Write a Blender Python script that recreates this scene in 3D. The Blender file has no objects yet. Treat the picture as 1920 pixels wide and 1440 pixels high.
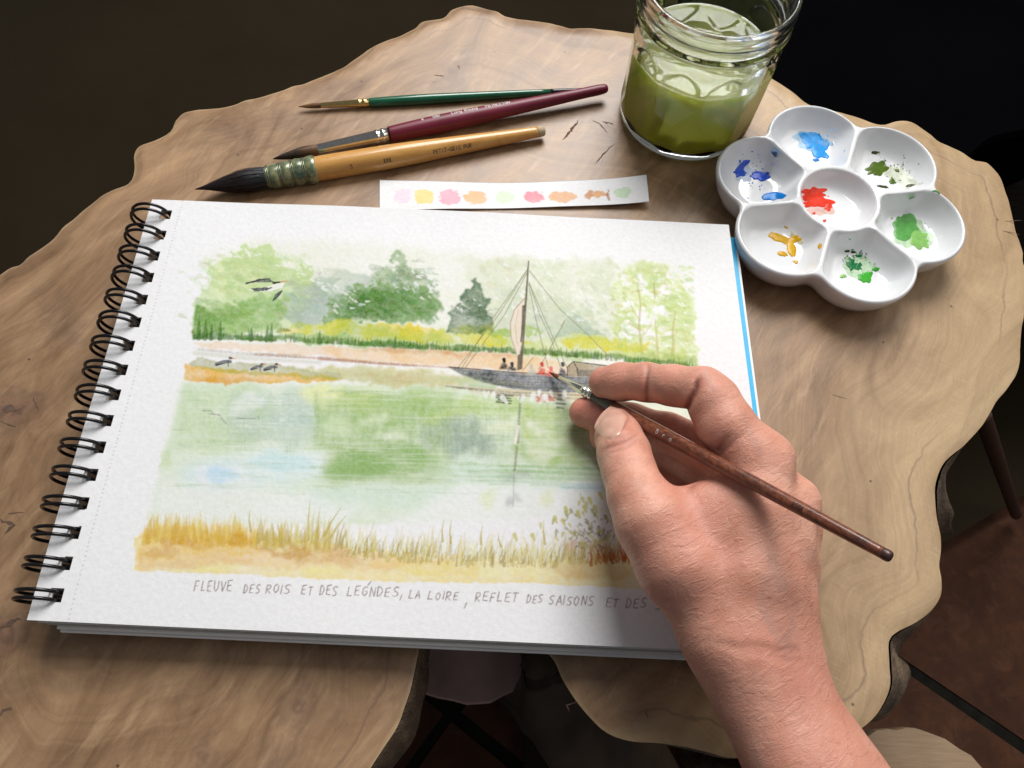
import bpy, bmesh, math, random
import numpy as np
from mathutils import Vector, Matrix
from mathutils.geometry import delaunay_2d_cdt

scene = bpy.context.scene
col = scene.collection
random.seed(7)

# ---------------------------------------------------------------- camera
# metres; x along the bottom edge of the sketchbook, y to the back, z up from the table top
CAM = np.array([0.18107152, -0.04244565, 0.33536191])
ROT = np.array([[0.99898763, 0.03143234, 0.03218269],
                [0.04239172, -0.89718028, -0.43962539],
                [0.01505523, 0.44054461, -0.89760447]])
cd = bpy.data.cameras.new('camera')
cd.sensor_width = 36.0
cd.lens = 27.0
cd.clip_start = 0.01
cd.clip_end = 50
cam = bpy.data.objects.new('camera', cd)
col.objects.link(cam)
cam.matrix_world = Matrix(((ROT[0][0], -ROT[1][0], -ROT[2][0], CAM[0]),
                           (ROT[0][1], -ROT[1][1], -ROT[2][1], CAM[1]),
                           (ROT[0][2], -ROT[1][2], -ROT[2][2], CAM[2]),
                           (0, 0, 0, 1)))
scene.camera = cam

# ---------------------------------------------------------------- light: a window behind the table, dim room
world = bpy.data.worlds.new('World')
scene.world = world
world.use_nodes = True
world.node_tree.nodes['Background'].inputs[0].default_value = (0.90, 0.94, 1.0, 1)
world.node_tree.nodes['Background'].inputs[1].default_value = 0.15


def area(name, loc, target, sx, sy, power, color):
    d = bpy.data.lights.new(name, 'AREA')
    d.shape = 'RECTANGLE'
    d.size = sx
    d.size_y = sy
    d.energy = power
    d.color = color
    o = bpy.data.objects.new(name, d)
    col.objects.link(o)
    o.location = loc
    o.rotation_euler = (Vector(target) - Vector(loc)).to_track_quat('-Z', 'Y').to_euler()
    return o


area('window_light', (0.33, 1.00, 1.04), (0.27, 0.05, 0.42), 0.70, 0.84, 25.5, (1.0, 0.985, 0.965))
area('room_light', (1.20, 0.28, 1.05), (0.3, 0.1, 0), 1.0, 1.0, 4.5, (1.0, 0.94, 0.85))

vs = scene.view_settings
vs.view_transform = 'Standard'
vs.look = 'None'
vs.exposure = 0.0
vs.gamma = 1.0
scene.cycles.use_denoising = True
scene.cycles.max_bounces = 14
scene.cycles.transmission_bounces = 14


# ---------------------------------------------------------------- helpers
def P(u, v, z):
    """point of the place, at height z, measured off the photograph (1920 x 1440)"""
    d = ROT.T @ np.array([(u - 960) / 1440.0, (v - 720) / 1440.0, 1.0])
    t = (z - CAM[2]) / d[2]
    return CAM + t * d


def lin(r, g, b):
    return tuple((c / 255 / 12.92) if c / 255 <= 0.04045 else ((c / 255 + 0.055) / 1.055) ** 2.4 for c in (r, g, b))


def tag(o, label=None, cat=None, group=None, kind=None):
    if label: o['label'] = label
    if cat: o['category'] = cat
    if group: o['group'] = group
    if kind: o['kind'] = kind
    return o


def empty(name, loc=(0, 0, 0)):
    o = bpy.data.objects.new(name, None)
    o.empty_display_size = 0.02
    o.location = loc
    col.objects.link(o)
    return o


def mesh_obj(name, verts, faces, mat=None, parent=None, smooth=True):
    me = bpy.data.meshes.new(name)
    me.from_pydata([tuple(map(float, v)) for v in verts], [], [tuple(int(i) for i in f) for f in faces])
    me.update()
    if smooth:
        me.polygons.foreach_set('use_smooth', [True] * len(me.polygons))
    o = bpy.data.objects.new(name, me)
    col.objects.link(o)
    if mat: me.materials.append(mat)
    if parent:
        o.parent = parent
        o.matrix_parent_inverse = Matrix.Translation(-Vector(parent.location))
    return o


def grid_obj(name, V, quads, mat, parent=None, smooth=True):
    """fast numpy mesh of quads"""
    me = bpy.data.meshes.new(name)
    n, m = len(V), len(quads)
    me.vertices.add(n)
    me.vertices.foreach_set('co', np.asarray(V, np.float32).ravel())
    me.loops.add(m * 4)
    me.loops.foreach_set('vertex_index', np.asarray(quads, np.int32).ravel())
    me.polygons.add(m)
    me.polygons.foreach_set('loop_start', np.arange(0, m * 4, 4, dtype=np.int32))
    me.polygons.foreach_set('use_smooth', np.full(m, smooth, dtype=bool))
    me.update(calc_edges=True)
    me.validate()
    o = bpy.data.objects.new(name, me)
    col.objects.link(o)
    if mat: me.materials.append(mat)
    if parent:
        o.parent = parent
        o.matrix_parent_inverse = Matrix.Translation(-Vector(parent.location))
    return o


def set_colors(me, rgb, name='Col'):
    a = me.attributes.new(name, 'FLOAT_COLOR', 'POINT')
    d = np.ones((len(rgb), 4), np.float32)
    d[:, :3] = rgb
    a.data.foreach_set('color', d.ravel())


def set_float(me, f, name):
    a = me.attributes.new(name, 'FLOAT', 'POINT')
    a.data.foreach_set('value', np.asarray(f, np.float32).ravel())


# node helpers
class NT:
    def __init__(self, name):
        self.m = bpy.data.materials.new(name)
        self.m.use_nodes = True
        self.t = self.m.node_tree
        self.b = self.t.nodes['Principled BSDF']

    def n(self, typ, **kw):
        nd = self.t.nodes.new(typ)
        for k, v in kw.items():
            if k.startswith('i_'):
                key = k[2:].replace('_', ' ')
                nd.inputs[key].default_value = v
            else:
                setattr(nd, k, v)
        return nd

    def l(self, a, b):
        self.t.links.new(a, b)

    def set(self, **kw):
        for k, v in kw.items():
            self.b.inputs[k.replace('_', ' ')].default_value = v
        return self

    def coords(self, scale=(1, 1, 1), rot=(0, 0, 0), loc=(0, 0, 0)):
        tc = self.n('ShaderNodeTexCoord')
        m0 = self.n('ShaderNodeMapping')
        m0.inputs['Rotation'].default_value = rot
        mp = self.n('ShaderNodeMapping')
        mp.inputs['Scale'].default_value = scale
        mp.inputs['Location'].default_value = loc
        self.l(tc.outputs['Object'], m0.inputs['Vector'])
        self.l(m0.outputs['Vector'], mp.inputs['Vector'])
        return mp.outputs['Vector']

    def noise(self, vec, scale, detail=4, rough=0.55, dist=0.0):
        nd = self.n('ShaderNodeTexNoise')
        nd.inputs['Scale'].default_value = scale
        nd.inputs['Detail'].default_value = detail
        nd.inputs['Roughness'].default_value = rough
        nd.inputs['Distortion'].default_value = dist
        self.l(vec, nd.inputs['Vector'])
        return nd.outputs['Fac']

    def noise1(self, w, detail=4, rough=0.6):
        nd = self.n('ShaderNodeTexNoise', noise_dimensions='1D')
        nd.inputs['Scale'].default_value = 1.0
        nd.inputs['Detail'].default_value = detail
        nd.inputs['Roughness'].default_value = rough
        self.l(w, nd.inputs['W'])
        return nd.outputs['Fac']

    def ramp(self, fac, stops):
        r = self.n('ShaderNodeValToRGB')
        e = r.color_ramp.elements
        while len(e) < len(stops): e.new(0.5)
        for el, (p, c) in zip(e, stops):
            el.position = p
            el.color = (*c, 1) if len(c) == 3 else c
        self.l(fac, r.inputs['Fac'])
        return r.outputs['Color']

    def mix(self, a, b, fac, mode='MIX'):
        nd = self.n('ShaderNodeMix', data_type='RGBA', blend_type=mode)
        for s, v in ((6, a), (7, b), (0, fac)):
            if isinstance(v, (int, float)):
                nd.inputs[s].default_value = v
            elif isinstance(v, tuple):
                nd.inputs[s].default_value = (*v, 1) if len(v) == 3 else v
            else:
                self.l(v, nd.inputs[s])
        return nd.outputs[2]

    def math(self, op, a, b=0.0, c=None):
        nd = self.n('ShaderNodeMath', operation=op)
        for s, v in ((0, a), (1, b)) + (((2, c),) if c is not None else ()):
            if isinstance(v, (int, float)):
                nd.inputs[s].default_value = v
            else:
                self.l(v, nd.inputs[s])
        return nd.outputs[0]

    def attr(self, name, out='Fac'):
        nd = self.n('ShaderNodeAttribute')
        nd.attribute_name = name
        return nd.outputs[out]

    def bump(self, height, strength, dist, normal=None):
        nd = self.n('ShaderNodeBump')
        nd.inputs['Strength'].default_value = strength
        nd.inputs['Distance'].default_value = dist
        self.l(height, nd.inputs['Height'])
        if normal is not None: self.l(normal, nd.inputs['Normal'])
        return nd.outputs['Normal']

    def out(self, color=None, rough=None, normal=None):
        if color is not None: self.l(color, self.b.inputs['Base Color'])
        if rough is not None: self.l(rough, self.b.inputs['Roughness'])
        if normal is not None: self.l(normal, self.b.inputs['Normal'])
        return self.m


def plain(name, rgb, rough=0.5, metal=0.0, var=0.15, scale=120.0, bump=0.0, coat=0.0):
    """procedural material: base colour with a little mottling"""
    t = NT(name)
    v = t.coords()
    f = t.noise(v, scale, 5)
    lo = tuple(c * (1 - var) for c in rgb)
    hi = tuple(min(1, c * (1 + var)) for c in rgb)
    c = t.ramp(f, [(0.3, lo), (0.7, hi)])
    t.set(Roughness=rough, Metallic=metal, Coat_Weight=coat)
    nrm = t.bump(f, bump, 0.0005) if bump else None
    return t.out(c, None, nrm)


def vnoise(h, w, cell, seed, octaves=3):
    """smooth value noise in 0..1, h x w"""
    rng = np.random.RandomState(seed)
    out = np.zeros((h, w)); amp = 1.0; tot = 0
    for o in range(octaves):
        cy = cx = max(1.5, cell / 2 ** o)
        gh, gw = int(h / cy) + 3, int(w / cx) + 3
        g = rng.rand(gh, gw)
        y = np.arange(h) / cy; x = np.arange(w) / cx
        yi = y.astype(int); xi = x.astype(int)
        fy = y - yi; fx = x - xi
        fy = fy * fy * (3 - 2 * fy); fx = fx * fx * (3 - 2 * fx)
        a = g[yi][:, xi]; b = g[yi][:, xi + 1]; c = g[yi + 1][:, xi]; d = g[yi + 1][:, xi + 1]
        out += amp * ((a * (1 - fx) + b * fx) * (1 - fy)[:, None] + (c * (1 - fx) + d * fx) * fy[:, None])
        tot += amp; amp *= 0.5
    return out / tot


def lathe(prof, p0, p1, name, mat, parent, seg=40, squash=None, noise=0.0, seed=0):
    """solid of revolution: prof = [(t along p0->p1 in metres, radius)], closed at both ends"""
    p0 = Vector(p0); p1 = Vector(p1)
    ax = (p1 - p0).normalized()
    up = Vector((0, 0, 1))
    sx = ax.cross(up).normalized()
    sy = sx.cross(ax).normalized()
    rng = random.Random(seed)
    V = []; F = []
    for i, (t, r) in enumerate(prof):
        c = p0 + ax * t
        for k in range(seg):
            a = 2 * math.pi * k / seg
            rr = r * (1 + (noise * (rng.random() - 0.5) if noise else 0))
            V.append(c + sx * math.cos(a) * rr + sy * math.sin(a) * rr * (squash or 1))
    for i in range(len(prof) - 1):
        for k in range(seg):
            k2 = (k + 1) % seg
            F.append((i * seg + k, i * seg + k2, (i + 1) * seg + k2, (i + 1) * seg + k))
    V.append(p0 + ax * prof[0][0]); V.append(p0 + ax * prof[-1][0])
    a, b = len(V) - 2, len(V) - 1
    L = (len(prof) - 1) * seg
    for k in range(seg):
        k2 = (k + 1) % seg
        F.append((a, k2, k)); F.append((b, L + k, L + k2))
    return mesh_obj(name, V, F, mat, parent)


def smooth_prof(pts, n=40):
    """Catmull-Rom through (t, r) points"""
    pts = [np.array(p, float) for p in pts]
    pp = [2 * pts[0] - pts[1]] + pts + [2 * pts[-1] - pts[-2]]
    out = []
    per = max(2, n // (len(pts) - 1))
    for i in range(1, len(pp) - 2):
        for j in range(per):
            t = j / per
            a, b, c, d = pp[i - 1], pp[i], pp[i + 1], pp[i + 2]
            out.append(0.5 * ((2 * b) + (c - a) * t + (2 * a - 5 * b + 4 * c - d) * t * t + (3 * b - a - 3 * c + d) * t ** 3))
    out.append(pts[-1])
    return [(float(p[0]), max(1e-5, float(p[1]))) for p in out]


# a plain single-stroke alphabet (x 0..1, y 0..1 up)
FONT = {
    'A': [[(0, 0), (.5, 1), (1, 0)], [(.2, .35), (.8, .35)]],
    'C': [[(.95, .85), (.6, 1), (.2, .85), (.05, .5), (.2, .15), (.6, 0), (.95, .15)]],
    'D': [[(.1, 0), (.1, 1), (.55, .92), (.92, .55), (.6, .08), (.05, 0)]],
    'E': [[(.9, 1), (.15, .95), (.1, .05), (.9, 0)], [(.12, .5), (.75, .52)]],
    'F': [[(.1, 0), (.2, .98), (.95, 1)], [(.15, .5), (.7, .52)]],
    'G': [[(.9, .88), (.5, 1), (.1, .7), (.1, .25), (.5, 0), (.9, .2), (.9, .48), (.55, .48)]],
    'I': [[(.5, 0), (.5, 1)]],
    'L': [[(.2, 1), (.1, .03), (.85, .05)]],
    'N': [[(.08, 0), (.12, 1), (.85, .02), (.92, 1)]],
    'O': [[(.5, 1), (.12, .75), (.1, .3), (.5, 0), (.88, .3), (.88, .75), (.5, 1)]],
    'P': [[(.1, 0), (.12, 1), (.75, .95), (.85, .7), (.7, .48), (.12, .45)]],
    'R': [[(.1, 0), (.12, 1), (.75, .95), (.85, .72), (.6, .5), (.12, .45), (.9, 0)]],
    'S': [[(.9, .92), (.5, 1), (.12, .8), (.3, .55), (.75, .42), (.88, .18), (.5, 0), (.05, .08)]],
    'T': [[(0, .98), (1, 1)], [(.5, 1), (.45, 0)]],
    'U': [[(.05, 1), (.1, .3), (.45, 0), (.85, .25), (.95, 1)]],
    'V': [[(0, 1), (.45, 0), (1, 1)]],
    'H': [[(.1, 0), (.1, 1)], [(.9, 0), (.9, 1)], [(.1, .5), (.9, .5)]],
    'K': [[(.1, 0), (.1, 1)], [(.9, 1), (.1, .4), (.9, 0)]],
    'M': [[(.05, 0), (.12, 1), (.5, .35), (.88, 1), (.95, 0)]],
    ',': [[(.55, .2), (.2, -.35)]], "'": [[(.2, 1), (.5, 1.3)]], '-': [[(.15, .5), (.85, .5)]], '.': [[(.3, .0), (.4, .08)]],
    'o': [[(.5, .65), (.15, .5), (.15, .15), (.5, 0), (.85, .15), (.85, .5), (.5, .65)]],
    'n': [[(.15, 0), (.15, .65)], [(.15, .45), (.5, .65), (.85, .5), (.85, 0)]],
    'g': [[(.85, .6), (.4, .65), (.15, .35), (.4, 0), (.85, .15)], [(.85, .65), (.85, -.2), (.5, -.35), (.15, -.25)]],
    'u': [[(.15, .65), (.15, .15), (.5, 0), (.85, .15), (.85, .65)], [(.85, .2), (.85, 0)]],
    'd': [[(.85, .5), (.5, .65), (.15, .35), (.5, 0), (.85, .15)], [(.85, 1), (.85, 0)]],
    'r': [[(.2, 0), (.2, .65)], [(.2, .4), (.5, .62), (.85, .6)]],
    '5': [[(.85, 1), (.2, 1), (.15, .55), (.6, .6), (.88, .3), (.55, 0), (.1, .1)]],
    '6': [[(.8, 1), (.3, .7), (.1, .3), (.5, 0), (.9, .25), (.55, .5), (.15, .35)]],
    '8': [[(.5, .52), (.15, .78), (.5, 1), (.85, .78), (.5, .52), (.1, .25), (.5, 0), (.9, .25), (.5, .52)]],
    '4': [[(.65, 0), (.65, 1), (.05, .3), (.95, .3)]],
    '2': [[(.1, .8), (.5, 1), (.88, .75), (.1, 0), (.95, 0)]],
    '0': [[(.5, 1), (.12, .75), (.1, .3), (.5, 0), (.88, .3), (.88, .75), (.5, 1)]],
}

# ================================================================ SETTING: floor, carpet, dark furniture behind
FZ = -0.46
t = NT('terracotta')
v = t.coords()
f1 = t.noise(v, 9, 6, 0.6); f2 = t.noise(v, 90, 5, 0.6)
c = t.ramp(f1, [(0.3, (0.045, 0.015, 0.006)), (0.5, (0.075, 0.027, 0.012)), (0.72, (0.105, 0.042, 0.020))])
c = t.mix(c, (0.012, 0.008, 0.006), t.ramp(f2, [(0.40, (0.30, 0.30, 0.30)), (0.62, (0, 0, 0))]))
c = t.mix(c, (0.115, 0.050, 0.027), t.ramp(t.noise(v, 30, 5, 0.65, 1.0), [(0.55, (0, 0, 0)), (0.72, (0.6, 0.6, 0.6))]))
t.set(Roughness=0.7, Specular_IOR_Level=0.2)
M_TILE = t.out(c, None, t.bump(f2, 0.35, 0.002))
M_GROUT = plain('grout', (0.014, 0.0135, 0.0115), 0.9, var=0.3, scale=60, bump=0.4)
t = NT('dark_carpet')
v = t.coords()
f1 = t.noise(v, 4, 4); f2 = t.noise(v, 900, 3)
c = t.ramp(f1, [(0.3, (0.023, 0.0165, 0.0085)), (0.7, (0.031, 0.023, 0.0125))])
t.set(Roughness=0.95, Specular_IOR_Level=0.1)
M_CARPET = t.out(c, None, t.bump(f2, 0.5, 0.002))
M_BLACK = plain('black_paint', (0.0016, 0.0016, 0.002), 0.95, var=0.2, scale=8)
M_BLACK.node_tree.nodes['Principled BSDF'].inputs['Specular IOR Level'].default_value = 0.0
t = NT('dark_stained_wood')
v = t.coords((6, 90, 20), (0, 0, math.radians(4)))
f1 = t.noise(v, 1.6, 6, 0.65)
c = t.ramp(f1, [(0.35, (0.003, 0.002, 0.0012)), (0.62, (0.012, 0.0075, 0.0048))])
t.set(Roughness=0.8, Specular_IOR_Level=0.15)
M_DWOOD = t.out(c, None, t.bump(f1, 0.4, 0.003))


def box(name, c0, c1, mat, parent=None, bev=0.0, rotz=0.0, about=None):
    bm = bmesh.new()
    bmesh.ops.create_cube(bm, size=1.0)
    for q in bm.verts:
        q.co = Vector(((c0[0] + c1[0]) / 2 + q.co.x * (c1[0] - c0[0]), (c0[1] + c1[1]) / 2 + q.co.y * (c1[1] - c0[1]),
                       (c0[2] + c1[2]) / 2 + q.co.z * (c1[2] - c0[2])))
    if bev:
        bmesh.ops.bevel(bm, geom=bm.edges[:], offset=bev, segments=2, affect='EDGES')
    if rotz:
        bmesh.ops.rotate(bm, cent=Vector(about or (0, 0, 0)), matrix=Matrix.Rotation(rotz, 3, 'Z'), verts=bm.verts[:])
    me = bpy.data.meshes.new(name)
    bm.to_mesh(me); bm.free()
    o = bpy.data.objects.new(name, me)
    col.objects.link(o)
    me.materials.append(mat)
    if parent:
        o.parent = parent
        o.matrix_parent_inverse = Matrix.Translation(-Vector(parent.location))
    return o


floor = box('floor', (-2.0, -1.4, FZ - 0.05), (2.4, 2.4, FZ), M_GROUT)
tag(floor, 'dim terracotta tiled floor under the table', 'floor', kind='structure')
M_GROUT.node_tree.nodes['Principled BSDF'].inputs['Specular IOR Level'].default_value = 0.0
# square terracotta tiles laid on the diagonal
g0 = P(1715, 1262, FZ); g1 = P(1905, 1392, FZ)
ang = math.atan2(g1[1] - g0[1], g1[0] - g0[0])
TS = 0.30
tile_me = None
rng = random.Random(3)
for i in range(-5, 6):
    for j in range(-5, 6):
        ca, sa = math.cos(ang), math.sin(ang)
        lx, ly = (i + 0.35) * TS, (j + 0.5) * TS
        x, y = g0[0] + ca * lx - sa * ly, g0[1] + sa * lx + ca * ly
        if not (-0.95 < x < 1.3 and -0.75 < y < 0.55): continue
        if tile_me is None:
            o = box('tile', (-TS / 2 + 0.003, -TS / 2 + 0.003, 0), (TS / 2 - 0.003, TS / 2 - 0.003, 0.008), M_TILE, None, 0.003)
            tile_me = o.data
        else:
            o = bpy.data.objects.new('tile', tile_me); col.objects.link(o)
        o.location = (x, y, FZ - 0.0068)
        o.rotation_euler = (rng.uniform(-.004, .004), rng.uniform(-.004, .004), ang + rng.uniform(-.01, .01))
        o.parent = floor
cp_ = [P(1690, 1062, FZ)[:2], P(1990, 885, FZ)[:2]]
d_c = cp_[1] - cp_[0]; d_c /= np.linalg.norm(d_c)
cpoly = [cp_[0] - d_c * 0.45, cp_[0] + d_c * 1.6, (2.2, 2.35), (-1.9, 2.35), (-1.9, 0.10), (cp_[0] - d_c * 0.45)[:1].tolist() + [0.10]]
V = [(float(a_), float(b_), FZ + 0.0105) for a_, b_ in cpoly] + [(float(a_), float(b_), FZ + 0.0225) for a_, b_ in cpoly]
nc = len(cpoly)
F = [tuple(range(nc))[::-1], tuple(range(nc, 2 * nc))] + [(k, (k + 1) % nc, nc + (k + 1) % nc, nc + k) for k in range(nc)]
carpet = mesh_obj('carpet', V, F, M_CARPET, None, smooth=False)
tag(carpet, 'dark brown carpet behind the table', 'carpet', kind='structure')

# ================================================================ TABLE: live-edge slab on a root trunk
OUTLINE = [(-330, 900), (-240, 700), (-120, 600), (0, 511), (40, 488), (92, 452), (122, 420), (155, 392), (192, 362), (236, 341), (247, 318), (246, 288),
           (258, 269), (292, 257), (314, 242), (332, 217), (366, 203), (430, 195), (500, 178), (575, 157), (642, 122), (702, 84),
           (762, 60), (792, 40), (830, 31), (850, 15), (880, 8), (920, 19), (962, 29), (1010, 38), (1062, 48), (1115, 51), (1175, 58),
           (1260, 72), (1350, 98), (1430, 135), (1482, 166), (1522, 195), (1562, 205), (1602, 215), (1652, 231), (1682, 225),
           (1710, 225), (1742, 246), (1772, 266), (1802, 281), (1832, 297), (1852, 301), (1876, 322), (1890, 352), (1905, 402),
           (1916, 442), (1926, 500), (1926, 560), (1918, 622), (1904, 682), (1880, 742), (1855, 792), (1812, 832), (1788, 850),
           (1768, 872), (1755, 912), (1757, 962), (1765, 1012), (1764, 1062), (1764, 1108), (1750, 1140), (1720, 1165),
           (1684, 1184), (1669, 1202), (1671, 1242), (1674, 1282), (1661, 1320), (1641, 1346), (1600, 1376), (1500, 1412), (1380, 1421),
           (1326, 1409), (1250, 1395), (1182, 1388), (1140, 1373), (1108, 1346), (1076, 1311), (1050, 1272), (1036, 1240),
           (1012, 1214), (980, 1180), (900, 1150), (820, 1160), (790, 1190), (783, 1222), (776, 1262), (765, 1310), (744, 1362), (712, 1410),
           (688, 1446), (640, 1520), (520, 1640), (300, 1700), (0, 1690), (-220, 1560), (-330, 1320), (-370, 1100)]
base = np.array([P(u, v, 0)[:2] for u, v in OUTLINE])


def closed_spline(pts, step):
    n = len(pts); out = []
    for i in range(n):
        a, b, c, d = pts[i - 1], pts[i], pts[(i + 1) % n], pts[(i + 2) % n]
        m = max(1, int(np.linalg.norm(c - b) / step))
        for j in range(m):
            s = j / m
            out.append(0.5 * ((2 * b) + (c - a) * s + (2 * a - 5 * b + 4 * c - d) * s * s + (3 * b - a - 3 * c + d) * s ** 3))
    return np.array(out)


loop = closed_spline(base, 0.0022)
nl = len(loop)
rng = np.random.RandomState(5)


def loop_noise(period, seed):
    r = np.random.RandomState(seed)
    k = max(4, int(nl / period))
    g = r.randn(k)
    x = np.arange(nl) / nl * k
    i = x.astype(int); f = x - i; f = f * f * (3 - 2 * f)
    return g[i % k] * (1 - f) + g[(i + 1) % k] * f


tang = np.roll(loop, -1, 0) - np.roll(loop, 1, 0)
tang /= np.linalg.norm(tang, axis=1)[:, None] + 1e-9
area2 = np.sum(loop[:, 0] * np.roll(loop[:, 1], -1) - np.roll(loop[:, 0], -1) * loop[:, 1])
nrm2 = np.stack([tang[:, 1], -tang[:, 0]], 1) * (1 if area2 > 0 else -1)   # outward
loop = loop + nrm2 * (0.00035 * loop_noise(3, 1) * np.abs(loop_noise(30, 8)) + 0.0009 * loop_noise(13, 2) * np.abs(loop_noise(60, 9)))[:, None]

# interior points
STEP = 0.0045
xs = np.arange(loop[:, 0].min(), loop[:, 0].max(), STEP)
ys = np.arange(loop[:, 1].min(), loop[:, 1].max(), STEP)
GX, GY = np.meshgrid(xs, ys)
pt = np.stack([GX.ravel(), GY.ravel()], 1)
pt += rng.uniform(-0.001, 0.001, pt.shape)
inside = np.zeros(len(pt), bool)
dist = np.full(len(pt), 9.0)
a, b = loop, np.roll(loop, -1, 0)
for (x0, y0), (x1, y1) in zip(a, b):
    if y0 != y1:
        cnd = (y0 > pt[:, 1]) != (y1 > pt[:, 1])
        xc = (x1 - x0) * (pt[:, 1] - y0) / (y1 - y0) + x0
        inside ^= cnd & (pt[:, 0] < xc)
for k in range(0, nl, 2):
    dist = np.minimum(dist, (pt[:, 0] - loop[k, 0]) ** 2 + (pt[:, 1] - loop[k, 1]) ** 2)
dist = np.sqrt(dist)
keep = inside & (dist > 0.0028)
pin, din = pt[keep], dist[keep]
allp = [Vector((float(x), float(y))) for x, y in loop] + [Vector((float(x), float(y))) for x, y in pin]
edges = [(i, (i + 1) % nl) for i in range(nl)]
vv, ee, ff, _, _, _ = delaunay_2d_cdt(allp, edges, [list(range(nl)) if area2 > 0 else list(range(nl))[::-1]], 1, 1e-7)
kin = np.array([[q.x, q.y] for q in vv])
# edge distance of every output vertex
ed = np.full(len(kin), 9.0)
for k in range(nl):
    ed = np.minimum(ed, (kin[:, 0] - loop[k, 0]) ** 2 + (kin[:, 1] - loop[k, 1]) ** 2)
ed = np.sqrt(ed)
zt = np.where(ed < 0.004, -0.0012 * (1 - ed / 0.004) ** 2, 0)          # worn arris
Vt = np.column_stack([kin, zt])

t = NT('table_wood')
v = t.coords()
vs1 = t.coords((1.0, 5.0, 1), (0, 0, math.radians(-58)))
warp = t.noise(v, 11, 4, 0.55)
warp2 = t.noise(v, 45, 4, 0.6)
strk = t.noise(vs1, 26, 6, 0.6, 0.6)
fine = t.noise(t.coords((1, 14, 1), (0, 0, math.radians(-62))), 120, 4, 0.6)
big = t.noise(v, 5.5, 3, 0.5, 0.4)
edn = t.attr('ed')
low = t.noise(v, 4.5, 3, 0.5)
edw = t.math('ADD', edn, t.math('ADD', t.math('MULTIPLY', t.math('SUBTRACT', low, 0.5), 0.11), t.math('MULTIPLY', t.math('SUBTRACT', warp, 0.5), 0.022)))
r1 = t.noise1(t.math('MULTIPLY', edw, 85.0), 3, 0.6)
r2 = t.noise1(t.math('ADD', t.math('MULTIPLY', edw, 520.0), t.math('MULTIPLY', warp2, 1.2)), 3, 0.7)
flame = t.noise(t.coords((1.0, 2.1, 1), (0, 0, math.radians(-56))), 9.5, 8, 0.62, 2.4)
stain = t.noise(v, 7.5, 6, 0.6, 1.6)
# heartwood: grey-brown, flowing figure
heart = t.ramp(flame, [(0.30, (0.178, 0.098, 0.050)), (0.44, (0.268, 0.162, 0.088)), (0.56, (0.335, 0.208, 0.117)), (0.70, (0.45, 0.288, 0.160))])
heart = t.mix(heart, (0.50, 0.345, 0.205), t.ramp(strk, [(0.55, (0, 0, 0)), (0.72, (0.55, 0.55, 0.55))]))
heart = t.mix(heart, (0.125, 0.080, 0.062), t.ramp(stain, [(0.54, (0, 0, 0)), (0.72, (0.7, 0.7, 0.7))]))
heart = t.mix(heart, t.ramp(r1, [(0.32, (0.74, 0.70, 0.67)), (0.5, (1, 1, 1)), (0.68, (1.16, 1.13, 1.08))]), 0.6, 'MULTIPLY')
heart = t.mix(heart, t.ramp(r2, [(0.3, (0.86, 0.84, 0.82)), (0.7, (1.06, 1.06, 1.05))]), 0.55, 'MULTIPLY')
# sapwood: paler and yellower, rings close together
sap = t.ramp(flame, [(0.30, (0.345, 0.232, 0.128)), (0.5, (0.435, 0.305, 0.170)), (0.70, (0.50, 0.365, 0.208))])
hat1 = t.noise(t.coords((1, 16, 1), (0, 0, math.radians(28))), 95, 4, 0.65)
hat2 = t.noise(t.coords((1, 16, 1), (0, 0, math.radians(-80))), 80, 4, 0.65)
sap = t.mix(sap, (0.62, 0.48, 0.29), t.math('MULTIPLY', t.ramp(hat1, [(0.55, (0, 0, 0)), (0.7, (1, 1, 1))]), 0.5))
sap = t.mix(sap, (0.34, 0.235, 0.14), t.math('MULTIPLY', t.ramp(hat2, [(0.56, (0, 0, 0)), (0.7, (1, 1, 1))]), 0.45))
sap = t.mix(sap, t.ramp(r1, [(0.34, (0.80, 0.77, 0.74)), (0.5, (1, 1, 1)), (0.66, (1.10, 1.09, 1.06))]), 0.38, 'MULTIPLY')
sap = t.mix(sap, t.ramp(r2, [(0.3, (0.84, 0.82, 0.79)), (0.7, (1.05, 1.05, 1.05))]), 0.5, 'MULTIPLY')
sepx = t.n('ShaderNodeSeparateXYZ')
t.l(v, sepx.inputs[0])
# the sapwood is wide on the right of the slab and thin on the left
wid = t.math('MULTIPLY_ADD', t.math('MAXIMUM', t.math('SUBTRACT', sepx.outputs[0], 0.23), 0.0), 0.55, 0.0015)
edn2 = t.math('ADD', edn, t.math('MULTIPLY', t.math('SUBTRACT', warp, 0.5), t.math('MULTIPLY', wid, 0.9)))
sfac = t.math('SMOOTH_MAX', t.math('SUBTRACT', 1.15, t.math('DIVIDE', edn2, wid)), 0.0, 0.4)
sfac = t.math('MINIMUM', sfac, 1.0)
base_c = t.mix(heart, sap, t.math('MULTIPLY', sfac, 0.80))
# thin dark spalting line that follows the edge
lw = t.math('ABSOLUTE', t.math('SUBTRACT', t.math('ADD', edn, t.math('MULTIPLY', t.math('SUBTRACT', warp2, 0.5), 0.010)), 0.0115))
lfac = t.ramp(t.math('MULTIPLY', lw, 900.0), [(0.15, (0.55, 0.55, 0.55)), (0.75, (0, 0, 0))])
base_c = t.mix(base_c, (0.17, 0.105, 0.075), t.math('MULTIPLY', lfac, t.ramp(warp, [(0.42, (0, 0, 0)), (0.55, (1, 1, 1))])))
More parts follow.
